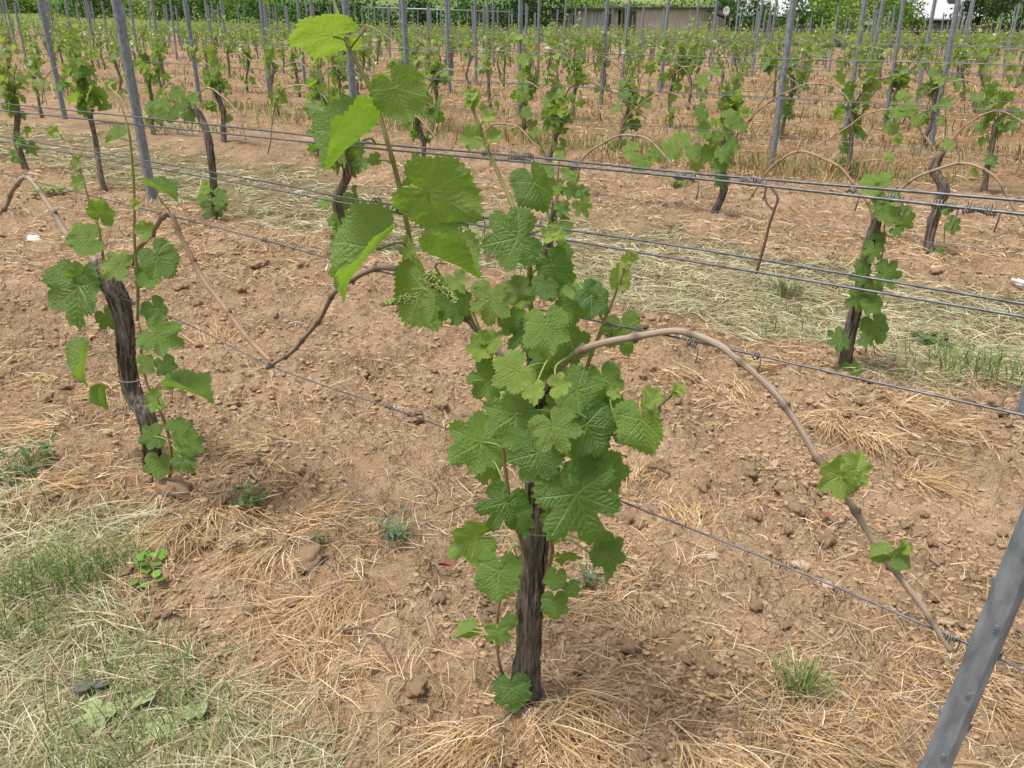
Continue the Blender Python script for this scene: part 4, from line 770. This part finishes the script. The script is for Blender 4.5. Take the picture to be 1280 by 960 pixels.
# ------------------------------------------------------------------ posts and wires
PROF = np.array([(-.020, .031), (-.020, -.022), (-.011, -.031), (.011, -.031), (.020, -.022), (.020, .031), (.013, .031), (.013, .026), (.0165, .026), (.0165, -.020), (.009, -.0275), (-.009, -.0275), (-.0165, -.020), (-.0165, .026), (-.013, .026), (-.013, .031)])
def profile_mesh(h, zs=(-.35,)):
    z = np.array([-.35, h]); n = len(PROF); V = np.vstack([np.column_stack([PROF, np.full(n, q)]) for q in z]); j = np.arange(n); k = (j+1) % n
    Q = np.stack([j, k, n+k, n+j], -1); me = mk_mesh('profile', V, Q, False)
    bm = bmesh.new(); bm.from_mesh(me); bm.verts.ensure_lookup_table(); bm.faces.new([bm.verts[n+i] for i in range(n)]); bm.faces.new([bm.verts[i] for i in range(n-1, -1, -1)]); bmesh.ops.recalc_face_normals(bm, faces=bm.faces); bm.to_mesh(me); bm.free(); return me
def hook_mesh():
    mb = MB(); mb.box((-.003, -.001, -.005), (.003, .0018, .005)); mb.box((-.003, .0019, .001), (.003, .0038, .007)); return mb.mesh('wire_hook', False)
PM = {}; HOOK = hook_mesh()
def post(p, h, label, group=None, lean=(0, 0), hooks=True, name='steel_post'):
    hk = round(h*20)/20
    if hk not in PM: PM[hk] = profile_mesh(hk)
    root = tag(empty(name, p, YAW), label, 'post', group); root.rotation_euler = (lean[0], lean[1], YAW)
    link('profile', PM[hk], M['zinc'], root)
    if hooks:
        for sx, rz in ((-.0205, math.pi/2), (.0205, -math.pi/2)):
            for i in range(int(h/.115)-1):
                o = link('wire_hook', HOOK, M['zinc'], root); o.location = (sx, .012 if i % 2 else -.008, .22+i*.115); o.rotation_euler = (0, 0, rz)
        for i in range(int(h/.115)-1):
            o = link('wire_hook', HOOK, M['zinc'], root); o.location = (.004, -.0315, .17+i*.115); o.rotation_euler = (0, 0, math.pi)
    return root
posts = []
A, B = R1(1171, 960), R1(1257, 751); d = (B-A)/np.linalg.norm(B-A); base = A-d*(A[2]/d[2]); base[2] = 0
ly = math.atan2(float(d@RD), d[2])
post((base[0], base[1], float(gh(base[0], base[1]))), 1.78, 'leaning galvanised steel post holding the lowest wire beside the large leafy vine', lean=(0, ly)).scale = (.88, .88, 1); posts.append((1, float(base@RD)))
mp = [(2, (1273, 535), 'steel post standing in straw beside the slim leafy vine'), (2, (166, 110), 'broad steel post next to the grapevine with bright bushy head'),
      (3, (70, 95), 'steel post in the third row behind the bright bushy vine'), (3, (441, 110), 'steel post in the third row behind the tall green shoot'),
      (4, (976, 110), 'tall steel post rising from dry grass between two arched canes'), (4, (508, 60), 'thick steel post in the fourth row beside the tall green shoot'), (4, (240, 60), 'steel post in the fourth row behind the bare curved trunk'),
      (5, (1073, 60), 'steel post leaning over the arched canes in the fifth row'), (5, (649, 70), 'steel post in the fifth row behind the vine with twin arching canes'), (5, (1188, 60), 'steel post in the fifth row in front of the pale house roof')]
for k, (u, v), lab in mp:
    t = az_t(u, v, k); p = rowpos(t, k); post(p, 1.84, lab, lean=(random.uniform(-.012, .012), random.uniform(-.012, .012))); posts.append((k, t))
more = [(6, 755, 40), (6, 1125, 50), (6, 195, 40), (6, 375, 40), (7, 830, 40), (7, 594, 40), (7, 1162, 40), (7, 60, 30), (8, 673, 30), (8, 1095, 30), (8, 280, 30), (9, 895, 30), (9, 500, 30), (9, 1215, 30), (10, 705, 28), (10, 330, 25), (5, 330, 60), (6, 560, 40)]
for k, u, v in more:
    t = az_t(u, v, k); p = rowpos(t, k); post(p, 1.84, f'thin steel post in the {ordn(k)} trellis row counting from the large leafy vine', f'steel posts of the {ordn(k)} row', hooks=False, lean=(random.uniform(-.03, .03), random.uniform(-.03, .03))); posts.append((k, t))
np_ = 0; cl_ = []
for k in range(3, 34):
    a = random.uniform(0, 5.2)
    for j in range(36):
        t = a-78+4.3*j+random.uniform(-.2, .2); p = rowpos(t, k)
        if p[1] > 60 or p[1] < 2 or any(q[0] == k and abs(q[1]-t) < 2.2 for q in posts) or (k < 6 and p[1] < 20): continue
        u, v, z = proj(p+np.array([0, 0, 1]))
        if z > .5 and -60 < u < 1340: cl_.append((z, k, t, p))
cl_.sort(key=lambda c: c[0])
if len(cl_) > 262:
    fp = MB()
    for z, k, t, p in cl_[262:]: lx, ly_ = random.uniform(-.05, .05), random.uniform(-.05, .05); fp.tube(np.array([[p[0], p[1], p[2]-.2], [p[0]+lx, p[1]+ly_, p[2]+random.uniform(1.6, 1.9)]]), .03, 4)
    tag(link('far_posts', fp.mesh('far_posts', False), M['zinc']), 'crowd of tiny steel posts in the farthest trellis rows', 'posts', kind='stuff')
for z, k, t, p in cl_[:262]:
    lab = f'thin steel post in the {ordn(k)} trellis row counting from the large leafy vine' if k < len(ORD) else 'tiny steel post in the farthest trellis rows before the sheds'
    post(p, 1.70+.05*random.randint(0, 4), lab, f'steel posts of the {ordn(k)} row', hooks=False, lean=(random.uniform(-.04, .04), random.uniform(-.04, .04)))
print('POSTS', len(cl_))

def wire_from(P, r, label, group=None, ties=(), side=0.0):
    P = np.array(P); P = np.vstack([P[0]+(P[0]-P[1])*3.0/np.linalg.norm(P[0]-P[1])*1.6, P, P[-1]+(P[-1]-P[-2])/np.linalg.norm(P[-1]-P[-2])*1.2]); C = catmull(P, 160)
    o = link('trellis_wire', MB().tube(C, r, 6).mesh('trellis_wire'), M['wire']); tag(o, label, 'wire', group)
    for q, ln, rad in ties:
        i = int(np.argmin(np.linalg.norm(C-np.array(q), axis=1))); T = C[i+1]-C[i-1]; T /= np.linalg.norm(T); a = np.cross(T, [0, 0, 1]); a /= np.linalg.norm(a); b = np.cross(T, a)
        ln *= .8; rad *= .55; n = int(120*ln/.03)+30; s = np.linspace(0, 1, n); w_ = s*2*np.pi*(ln/.0034)+.6*np.sin(s*17+q[0]*30); rr = rad*(1+.30*np.sin(s*9+q[0]*50)+.12*rng.standard_normal(n))
        H_ = np.array(q)+T[None]*(s[:, None]-.5)*ln+rr[:, None]*(np.cos(w_)[:, None]*a+np.sin(w_)[:, None]*b)
        tail = np.array([H_[-1]+T*.004, H_[-1]+np.array([.004, 0, -.012]), H_[-1]+np.array([.002, 0, -.024])])
        link('wire_tie', MB().tube(np.vstack([H_, tail]), .0010, 5).mesh('wire_tie'), M['tie'], o)
    return o
w1 = [(0, 317), (210, 395), (340, 458), (530, 525), (740, 612), (1000, 715), (1205, 803), (1280, 838)]
w2 = [(0, 216), (210, 269), (330, 300), (420, 325), (620, 375), (720, 396), (860, 425), (1060, 470), (1275, 518)]
p3a = [(0, 170), (320, 225), (420, 245), (635, 277), (850, 308), (1280, 380)]; p3b = [(0, 176), (320, 233), (420, 252), (660, 292), (850, 324), (1280, 396)]
p4a = [(0, 129), (320, 162), (450, 178), (650, 195), (850, 215), (1280, 251)]; p4b = [(0, 138), (320, 171), (450, 184), (650, 202), (850, 221), (1280, 268)]
def tie(u, v, ln=.03, r=.006, off=0.0): return (R1(u, v, off), ln, r)
wire_from([R1(*q) for q in w1], .0016, 'lowest steel wire of the first trellis row, running close above the straw', ties=[tie(485, 508, .02), (R1(338, 457), .03, .009), (R1(1188, 797), .02, .006)])
wire_from([R1(*q) for q in w2], .0016, 'single steel wire carrying the arched canes of the first row', ties=[tie(330, 300, .02), tie(760, 405, .012), tie(212, 268, .03, .010), tie(865, 427, .018, .012), tie(945, 445, .012, .008)])
wire_from([R1(*q, -.02) for q in p3a], .0016, 'rear wire of the lower wire pair of the first row', ties=[tie(470, 250, .02, .006, -.01), tie(598, 272, .03, .007, -.01)])
wire_from([R1(*q, .02) for q in p3b], .0016, 'front wire of the lower wire pair of the first row', ties=[tie(500, 265, .03, .007, .015), tie(658, 291, .02, .008, .015)])
wire_from([R1(*q, -.02) for q in p4a], .0018, 'rear wire of the upper wire pair of the first row', ties=[tie(606, 191, .02, .006, -.01), tie(650, 196, .05, .010, 0), tie(938, 227, .04, .008, -.01), tie(1065, 237, .014, .006, -.02)])
wire_from([R1(*q, .02) for q in p4b], .0018, 'front wire of the upper wire pair of the first row', ties=[tie(718, 208, .016, .008, .015), tie(856, 221, .04, .007, .015), tie(1115, 247, .02, .007, .015), tie(1180, 256, .03, .007, .015), tie(1225, 261, .04, .009, .015)])
for k in range(2, 7):
    for i, (h, o_) in enumerate(((.60, 0), (.92, 0), (1.06, -.02), (1.06, .02), (1.20, -.02), (1.20, .02))):
        if k > 5 and i in (2, 4): continue
        P = [RD*t+RN*(rowoff(k)+o_) for t in np.linspace(4, -30-2*k, 14)]
        P = [np.array([q[0], q[1], float(zmacro(q[0], q[1]))+h+.01*math.sin(q[0]*2+k)]) for q in P]
        nm = ('lowest', 'second', 'third', 'third', 'top', 'top')[i]
        tag(link('trellis_wire', MB().tube(catmull(np.array(P), 70), .0012, 4).mesh('trellis_wire'), M['wire']), f'{nm} steel wire strung along the {ordn(k)} trellis row', 'wire', f'wires of the {ordn(k)} row')

# dry tendril piece hanging from the upper wires
hp = [R1(*q, .0) for q in ((962, 232), (972, 246), (968, 262), (962, 280), (957, 300), (950, 325), (945, 342))]; mb = MB(); mb.tube(catmull(hp, 30), np.linspace(.0015, .0022, 30), 6)
mb.tube(catmull([R1(958, 232), R1(956, 245), R1(960, 256), R1(968, 262)], 14), .0014, 6); tag(link('dry_cane_piece', mb.mesh('dry_cane_piece'), M['cane_dark']), 'dry forked cane piece hanging from the upper wire pair', 'cane piece')

# ------------------------------------------------------------------ small things on the ground
def ground_leaf(u, v, px, mat, label, rz=0, kind='flat'):
    p = groundpt(u, v); me = random.choice(LEAF[kind]).copy(); me.materials.clear(); me.materials.append(mat); s = px*mpp(p)
    o = bpy.data.objects.new('fallen_leaf', me); COL.objects.link(o); o.location = (p[0], p[1], p[2]+.03); o.rotation_euler = (random.uniform(-.3, .1), random.uniform(-.25, .25), math.radians(rz)); o.scale = (s, s, s*.8); tag(o, label, 'leaf')
ground_leaf(205, 925, 30, M['wilt'], 'wilted pale green vine leaf lying on the clippings at the edge', 200, 'deep')
ground_leaf(125, 905, 30, M['wilt'], 'wilted green and brown vine leaf on clippings beside the blackened one', 160, 'deep')
ground_leaf(118, 868, 26, M['wilt_dark'], 'blackened curled vine leaf lying on the mown grass', 30)
ground_leaf(185, 885, 22, M['wilt'], 'small green vine leaf half buried among clippings', 100)
ground_leaf(248, 905, 24, M['wilt'], 'narrow folded green leaf standing in the clippings', 20, 'fold')
ground_leaf(560, 720, 14, M['dead'], 'small dark red dead leaf on bare soil by the trunk', 60, 'fold')
ground_leaf(1030, 655, 9, M['dead'], 'tiny red dead leaf on the clods under the right cane', 10, 'fold')
for u, v, r, lab in ((1033, 750, 8, 'flat pinkish stone lying beside the lowest wire'), (893, 700, 8, 'flat greyish stone on soil left of the pinkish one'), (1000, 712, 9, 'wide sandy stone touching the lowest wire'), (968, 580, 7, 'pale stone below the arched cane'), (648, 830, 0, '')):
    if not lab: continue
    p = groundpt(u, v); o = put_clod(p[0], p[1], r*mpp(p), None, 'stone', None); me = o.data.copy(); me.materials.clear(); me.materials.append(M['stone']); o.data = me; tag(o, lab, 'stone')
p = groundpt(40, 297); o = put_clod(p[0], p[1], 8*mpp(p), None, 'plastic_scrap', None); me = o.data.copy(); me.materials.clear(); me.materials.append(M['white']); o.data = me; tag(o, 'small white plastic scrap lying on bare soil', 'litter'); o.scale.z *= .3
p = groundpt(1272, 362); o = put_clod(p[0], p[1], 10*mpp(p), None, 'paper_scrap', None); me = o.data.copy(); me.materials.clear(); me.materials.append(M['white']); o.data = me; tag(o, 'crumpled white paper scrap at the edge of the clippings', 'litter')
def tuft(name, u, v, rpx, k, L, pal, label, cat, lean=.55):
    p = groundpt(u, v); q = mpp(p); a = rng.uniform(0, 6.28, k); rr = np.abs(rng.standard_normal(k))*rpx*q*.5; x = p[0]+rr*np.cos(a); y = p[1]+rr*np.sin(a); l = rng.uniform(L*.5, L, k)
    V, F, C = blades(x, y, a+rng.standard_normal(k)*.6, l, np.full(k, max(.0011, .8*q)), l*.7, np.full(k, lean), 4, pick(pal, k)); tag(link(name, mk_mesh(name, V, F, True, cols=C), M['blade']), label, cat)
tuft('grass_tuft', 1000, 866, 40, 150, .085, GREEN, 'green grass tuft among straw near the leaning steel post', 'grass tuft')
tuft('grass_tuft', 850, 235, 20, 60, .10, GREEN, 'green grass tuft at the foot of the third row', 'grass tuft')
tuft('grass_tuft', 985, 368, 26, 90, .16, np.vstack([GREEN, MOWN]), 'tall greyish grass tuft on the mown alley', 'grass tuft')
def weed(u, v, rpx, k, lpx, label, pal, asp=.4, hgt=.05):
    p = groundpt(u, v); q = mpp(p); mb = Litter(); a = rng.uniform(0, 6.28, k); rr = np.sqrt(rng.random(k))*rpx*q; x = p[0]+rr*np.cos(a); y = p[1]+rr*np.sin(a); l = rng.uniform(.6, 1.2, k)*lpx*q
    hd = rng.uniform(0, 6.28, k); wv = l*asp; z = gh(x, y)+rng.uniform(.004, hgt, k); C = pick(pal, k); V = []; F = []
    for i in range(k):
        d = np.array([math.cos(hd[i]), math.sin(hd[i]), random.uniform(-.2, .5)]); n = np.array([-d[1], d[0], random.uniform(-.3, .3)]); c = np.array([x[i], y[i], z[i]])
        V += [c, c+d*l[i]*.35+n*wv[i]*.5, c+d*l[i]*.75+n*wv[i]*.4, c+d*l[i], c+d*l[i]*.75-n*wv[i]*.4, c+d*l[i]*.35-n*wv[i]*.5]; F.append([6*i+j for j in range(6)])
    n0 = len(V); me = mk_mesh('weed', np.array(V), np.array(F), True, cols=np.repeat(C, 6, 0)); root = tag(empty('weed', p), label, 'weed'); o = link('leaves', me, M['weed'], root); o.location = tuple(-p)
    sb = MB()
    for i in range(0, k, 2): sb.tube(catmull([p-np.array([0, 0, .01]), (p+V[6*i])/2+np.array([0, 0, .01]), V[6*i]], 5), .0009, 4)
    o = link('stem', sb.mesh('stem', True, shift=p), M['petiole'], root)
WG = np.array([[.09, .155, .05], [.12, .19, .065], [.065, .115, .04]]); WB = np.array([[.10, .19, .11], [.13, .22, .13]])
weed(495, 672, 26, 80, 13, 'sprawling blue-green weed with fine leaves left of the vine trunk', WB, .22, .06)
weed(312, 626, 18, 44, 12, 'low green weed rosette on straw near the gnarled vine', WG)
weed(40, 592, 34, 90, 13, 'patch of dark green weed at the border of the clippings', WG, .35, .07)
weed(190, 722, 20, 14, 15, 'bright round-leaved seedling between straw and clippings', np.array([[.16, .30, .05]]), .8, .04)
weed(735, 735, 16, 40, 12, 'thin grey-green weed behind the vine trunk', WB, .2, .08)
weed(398, 674, 9, 20, 8, 'tiny green weed on the clods beside the straw', WG)
weed(65, 245, 22, 60, 12, 'yellow-green seedling growing behind the first row wires', np.array([[.22, .30, .07]]), .4, .07)
weed(1160, 430, 24, 50, 12, 'broad-leaved green weed in the mown alley', WG, .6, .04)
p = groundpt(462, 800); a = groundpt(425, 793); b = groundpt(492, 832)
tag(link('dry_twig', MB().tube(catmull([a+[0, 0, .012], p+[0, 0, .03], b+[0, 0, .012]], 12), np.linspace(.004, .0025, 12), 6).mesh('dry_twig'), M['cane_dark']), 'short dry twig lying on soil left of the vine trunk', 'twig')
a, b = groundpt(380, 765), groundpt(402, 800); tag(link('dry_twig', MB().tube(catmull([a+[0, 0, .015], (a+b)/2+[0, 0, .035], b+[0, 0, .008]], 10), .003, 6).mesh('dry_twig'), M['cane']), 'thin pale twig stuck in a straw tuft', 'twig')
a, b = groundpt(808, 587), groundpt(838, 597); tag(link('bark_piece', MB().tube(catmull([a+[0, 0, .012], (a+b)/2+[0, 0, .022], b+[0, 0, .012]], 8), [.003, .007, .008, .007, .008, .007, .006, .003], 6).mesh('bark_piece'), M['cane_dark']), 'grey bark piece lying on clods right of the vine', 'bark')

# ------------------------------------------------------------------ background: sheds, houses, trees
def dist_pt(u, v, Y): r = ray(u, v); s = Y/r[1]; return np.array([0, 0, H])+r*s
def part(root, nm, mat, lo, hi): return link(nm, MB().box(lo, hi).mesh(nm, False), M[mat], root)
def gable(root, nm, mat, x0, x1, y0, y1, z0, z1, ov=.3, th=.12):
    ym = (y0+y1)/2; V = np.array([[x0-ov, y0-ov, z0], [x1+ov, y0-ov, z0], [x1+ov, ym, z1], [x0-ov, ym, z1], [x0-ov, y1+ov, z0], [x1+ov, y1+ov, z0]], float); V = np.vstack([V, V+[0, 0, th]])
    return link(nm, mk_mesh(nm, V, np.array([[6, 7, 8, 9], [9, 8, 11, 10], [0, 3, 2, 1], [3, 4, 5, 2], [0, 1, 7, 6], [5, 4, 10, 11], [0, 6, 9, 3], [3, 9, 10, 4], [1, 2, 8, 7], [2, 5, 11, 8]]), False), M[mat], root)
YB = 70.0
g0 = dist_pt(690, 38, YB); g1 = dist_pt(772, 38, YB); g2 = dist_pt(905, 38, YB); zb = float(zmacro(g1[0], YB))-.3; top = dist_pt(730, 9, YB)[2]
sh = tag(empty('plank_shed', (g0[0], YB, zb)), 'weathered grey plank shed with flat dark roof behind the vineyard', 'shed'); W1 = g1[0]-g0[0]; hh = top-zb
nb = 22
for i in range(nb): part(sh, 'plank', 'planks', (W1*i/nb+.01, -.05-(i % 3)*.012, 0), (W1*(i+1)/nb-.01, 0, hh-.22))
part(sh, 'wall', 'planks', (0, .002, 0), (W1, 4, hh-.24)); part(sh, 'door', 'wall_dark', (W1*.78, -.12, 0), (W1*.92, -.085, hh-.5)); part(sh, 'window', 'opening', (W1*.32, -.12, hh*.5), (W1*.38, -.085, hh*.8))
part(sh, 'roof', 'roof_dark', (-.3, -.5, hh-.2), (W1+.5, 4.4, hh-.06))
zb2 = zb; br = tag(empty('long_barn', (g1[0]+.3, YB+1, zb2)), 'long low barn with plain brownish wall beside the plank shed', 'barn'); W2 = g2[0]-g1[0]; h2 = dist_pt(840, 11, YB)[2]-zb2
part(br, 'wall', 'render_wall', (0, 0, 0), (W2, 7, h2)); part(br, 'plinth', 'planks', (-.03, -.06, 0), (W2+.03, 7.06, .5)); part(br, 'roof', 'roof_dark', (-.2, -.25, h2+.002), (W2+.2, 7.3, h2+.12)); part(br, 'door', 'wall_dark', (.2, -.05, .502), (1.2, -.004, h2-.15))
lt = tag(empty('lean_to', (g2[0]-.3, YB-.8, zb)), 'small open lean-to with slanting dark roof at the barn end', 'shed')
link('roof', mk_mesh('roof', np.array([[-1.2, 0, h2*.95], [1.6, 0, h2*.55], [1.6, 1.5, h2*.55], [-1.2, 1.5, h2*.95], [-1.2, 0, h2*.95+.1], [1.6, 0, h2*.55+.1], [1.6, 1.5, h2*.55+.1], [-1.2, 1.5, h2*.95+.1]]), np.array([[0, 3, 2, 1], [4, 5, 6, 7], [0, 1, 5, 4], [1, 2, 6, 5], [2, 3, 7, 6], [3, 0, 4, 7]]), False), M['roof_dark'], lt)
for xx in (-1.1, .3, 1.45): part(lt, 'pole', 'wood', (xx, .05, 0), (xx+.1, .15, h2*(.9-.15*(xx+1.1))))
dp = dist_pt(908, 14, YB-2); ds = tag(empty('satellite_dish', (dp[0], dp[1], float(zmacro(dp[0], dp[1])))), 'white satellite dish on a thin pole by the lean-to', 'satellite dish'); hz = dp[2]-float(zmacro(dp[0], dp[1]))
th = np.linspace(0, 2*np.pi, 21)[:-1]; V = [[0, .10, hz]]
for r_ in (.14, .28): V += [[r_*math.cos(a)*.9, .10-r_*r_*1.3-.02, hz+r_*math.sin(a)*1.15] for a in th]
V = np.array(V); j = np.arange(20); k_ = (j+1) % 20
link('dish', mk_mesh('dish', np.vstack([V, V+[0, .02, 0]]), [np.vstack([np.stack([0*j, 1+j, 1+k_], -1), np.stack([0*j+41, 42+k_, 42+j], -1)]), np.vstack([np.stack([1+j, 21+j, 21+k_, 1+k_], -1), np.stack([42+j, 42+k_, 62+k_, 62+j], -1), np.stack([21+j, 62+j, 62+k_, 21+k_], -1)])]), M['white'], ds)
link('pole', MB().tube(np.array([[0, .14, -.2], [0, .14, hz]]), .03, 8).mesh('pole'), M['zinc'], ds); link('arm', MB().tube(np.array([[0, .1, hz-.25], [0, -.3, hz-.05]]), .012, 6).mesh('arm'), M['zinc'], ds)
def house(u0, u1, vb, ve, vr, Y, label, depth=8, win=()):
    a, b = dist_pt(u0, vb, Y), dist_pt(u1, vb, Y); z0 = float(zmacro((a[0]+b[0])/2, Y))-.3; he = dist_pt(u0, ve, Y)[2]-z0; hr = dist_pt(u0, vr, Y+depth/2)[2]-z0; Wd = b[0]-a[0]
    o = tag(empty('house', (a[0], Y, z0)), label, 'house'); part(o, 'wall', 'wall_dark', (0, 0, 0), (Wd, depth, he)); rf = gable(o, 'roof', 'roof_pale', 0, Wd, 0, depth, he, hr)
    for wx in (.25, .6): part(o, 'window', 'opening', (Wd*wx, -.06, he*.35), (Wd*wx+.8, -.003, he*.75))
    for f, s in win:
        zz = he+(hr-he)*f; yy = depth/2*f-.3; part(rf, 'roof_window', 'wall_dark', (Wd*s, yy-.25, zz+.02), (Wd*s+.9, yy+.5, zz+.42))
    return o
house(920, 1005, 44, 21, -40, 82, 'house with broad pale grey roof between two trees')
house(1140, 1222, 42, 25, -32, 74, 'house with pale roof and dark roof window above the dark board fence', win=((.38, .55),))
fa_, fb_ = dist_pt(955, 42, 66), dist_pt(1300, 42, 66); fh = dist_pt(1100, 29, 66)[2]-float(zmacro(fa_[0], 66))
fe = tag(empty('board_fence', (fa_[0], 66, float(zmacro(fa_[0], 66))-.05)), 'low dark board fence along the far end of the vineyard', 'fence'); Wf = fb_[0]-fa_[0]; nf = 64
for i in range(nf): part(fe, 'board', 'wall_dark', (Wf*i/nf+.015, -.02-(i % 2)*.02, 0), (Wf*(i+1)/nf-.015, .02, fh*random.uniform(.93, 1.03)))
part(fe, 'rail', 'wood', (0, .021, fh*.75), (Wf, .07, fh*.85))
# pipe rail along the far headland
ra, rb = dist_pt(452, 9, 62), dist_pt(640, 15, 62); rl = tag(empty('pipe_rail', (ra[0], 62, float(zmacro(ra[0], 62)))), 'long thin metal rail in front of the far hedge', 'rail'); dv = rb-ra
link('rail', MB().tube(np.array([[0, 0, ra[2]-zmacro(ra[0], 62)], [dv[0], 0, ra[2]-zmacro(ra[0], 62)+dv[2]]]), .05, 6).mesh('rail'), M['zinc'], rl)
for f in (0, .25, .5, .75, 1):
    x = dv[0]*f; zt = ra[2]-float(zmacro(ra[0], 62))+dv[2]*f; zb_ = float(zmacro(ra[0]+x, 62))-float(zmacro(ra[0], 62))-.1; link('post', MB().tube(np.array([[x, .0, zb_], [x, 0, zt-.03]]), .03, 5).mesh('post'), M['zinc'], rl)
CG = {'dark': np.array([[.035, .075, .018], [.05, .10, .022], [.025, .055, .014]]), 'mid': np.array([[.07, .15, .03], [.10, .19, .035], [.05, .11, .022]]), 'bright': np.array([[.17, .28, .04], [.12, .22, .03], [.22, .33, .06]])}
def tree(name, u, Y, wpx, hgt, tone, label, nl=2600, trunk_h=None, group=None, cat='tree', lsz=.12):
    p = dist_pt(u, 30, Y); x, y = p[0], Y; z = float(zmacro(x, y)); rad = wpx/2/FPX*Y*1.05; th_ = trunk_h if trunk_h is not None else hgt*.2
    root = tag(empty(name, (x, y, z)), label, cat, group); rr = np.random.default_rng(int(abs(u*7+Y*3))); mb = MB(); mb.tube(catmull([[0, 0, -.2], [.05, 0, hgt*.3], [0, .05, hgt*.7]], 8), np.linspace(.05*hgt*.6+.03, .03, 8), 7)
    nc = 22; cen = np.column_stack([rr.uniform(-1, 1, nc)*rad*.8, rr.uniform(-1, 1, nc)*rad*.7, th_+(hgt-th_)*(.08+.85*rr.random(nc))]); cr = (rad*.42)*(.6+.7*rr.random(nc))
    for c in cen[:9]: mb.tube(catmull([[0, 0, max(.1, c[2]*.45)], [c[0]*.5, c[1]*.5, c[2]*.75], c], 6), np.linspace(.05, .015, 6), 5)
    link('trunk', mb.mesh('trunk'), M['wood'], root)
    i = rr.integers(0, nc, nl); d = rr.standard_normal((nl, 3)); d /= np.linalg.norm(d, axis=1)[:, None]; P = cen[i]+d*(cr[i]*(rr.random(nl)**.4))[:, None]*np.array([1, 1, .85]); P[:, 2] = np.maximum(P[:, 2], .05)
    a = rr.standard_normal((nl, 3)); a /= np.linalg.norm(a, axis=1)[:, None]; b = np.cross(a, rr.standard_normal((nl, 3))); b /= np.linalg.norm(b, axis=1)[:, None]; s = (lsz*(.6+.8*rr.random(nl)))[:, None]
    V = np.stack([P-a*s, P+b*s*.55, P+a*s, P-b*s*.55], 1).reshape(-1, 3); F = np.arange(nl*4).reshape(-1, 4); pal = CG[tone]; C = pal[rr.integers(0, len(pal), nc)][i]*(1+.22*rr.standard_normal((nl, 1)))
    tag(link('crown', mk_mesh('crown', V, F, False, cols=np.repeat(np.clip(C, .01, .6), 4, 0)), M['crown'], root), kind='stuff')
for u, Y, wp, h, tn, lab, nl in (
 (1075, 64, 105, 4.5, 'bright', 'bright yellow-green tree in front of the board fence', 3600), (1020, 68, 70, 3.6, 'mid', 'rounded green tree left of the bright yellow-green one', 2600), (1120, 67, 60, 5, 'bright', 'light green tree crowding the pale-roofed house', 2200),
 (1268, 66, 90, 5, 'dark', 'dark evergreen tree past the house with the roof window', 3000), (1222, 70, 50, 4, 'dark', 'narrow dark tree against the pale roof', 1800), (935, 72, 62, 3.0, 'mid', 'green bush hiding the foot of the broad grey roof', 2200), (912, 84, 60, 4.5, 'mid', 'tree rising behind the satellite dish', 1800),
 (668, 68, 70, 3.6, 'dark', 'dark round bush at the corner of the plank shed', 2600), (725, 80, 60, 4.2, 'bright', 'light bush showing above the plank shed roof', 1800)):
    tree('tree', u, Y, wp, h, tn, lab, nl)
HL = [(345, 'mid'), (400, 'dark'), (452, 'mid'), (505, 'dark'), (560, 'mid'), (612, 'dark'), (640, 'dark'), (780, 'mid'), (835, 'mid'), (885, 'bright')]
for i, (u, tn) in enumerate(HL):
    tree('hedge_shrub', u, 78+4*(i % 3)+(22 if u > 760 else 0), 78, 2.4 if u < 760 else 2.2, tn, 'leafy shrub in the hedge beyond the far end of the vineyard' if u < 760 else 'leafy shrub of the hedgerow on the slope above the barn', 1700, .05, 'hedge beyond the vineyard' if u < 760 else 'hedgerow above the barn', 'shrub', .16)
for i, u in enumerate((-20, 45, 110, 175, 240, 300)):
    tree('hedge_shrub', u, 90+3*(i % 2), 92, 2.0, 'bright' if i % 2 else 'mid', 'bright green shrub in the hedge on the rising slope', 1700, .05, 'bright hedge on the slope', 'shrub', .18)
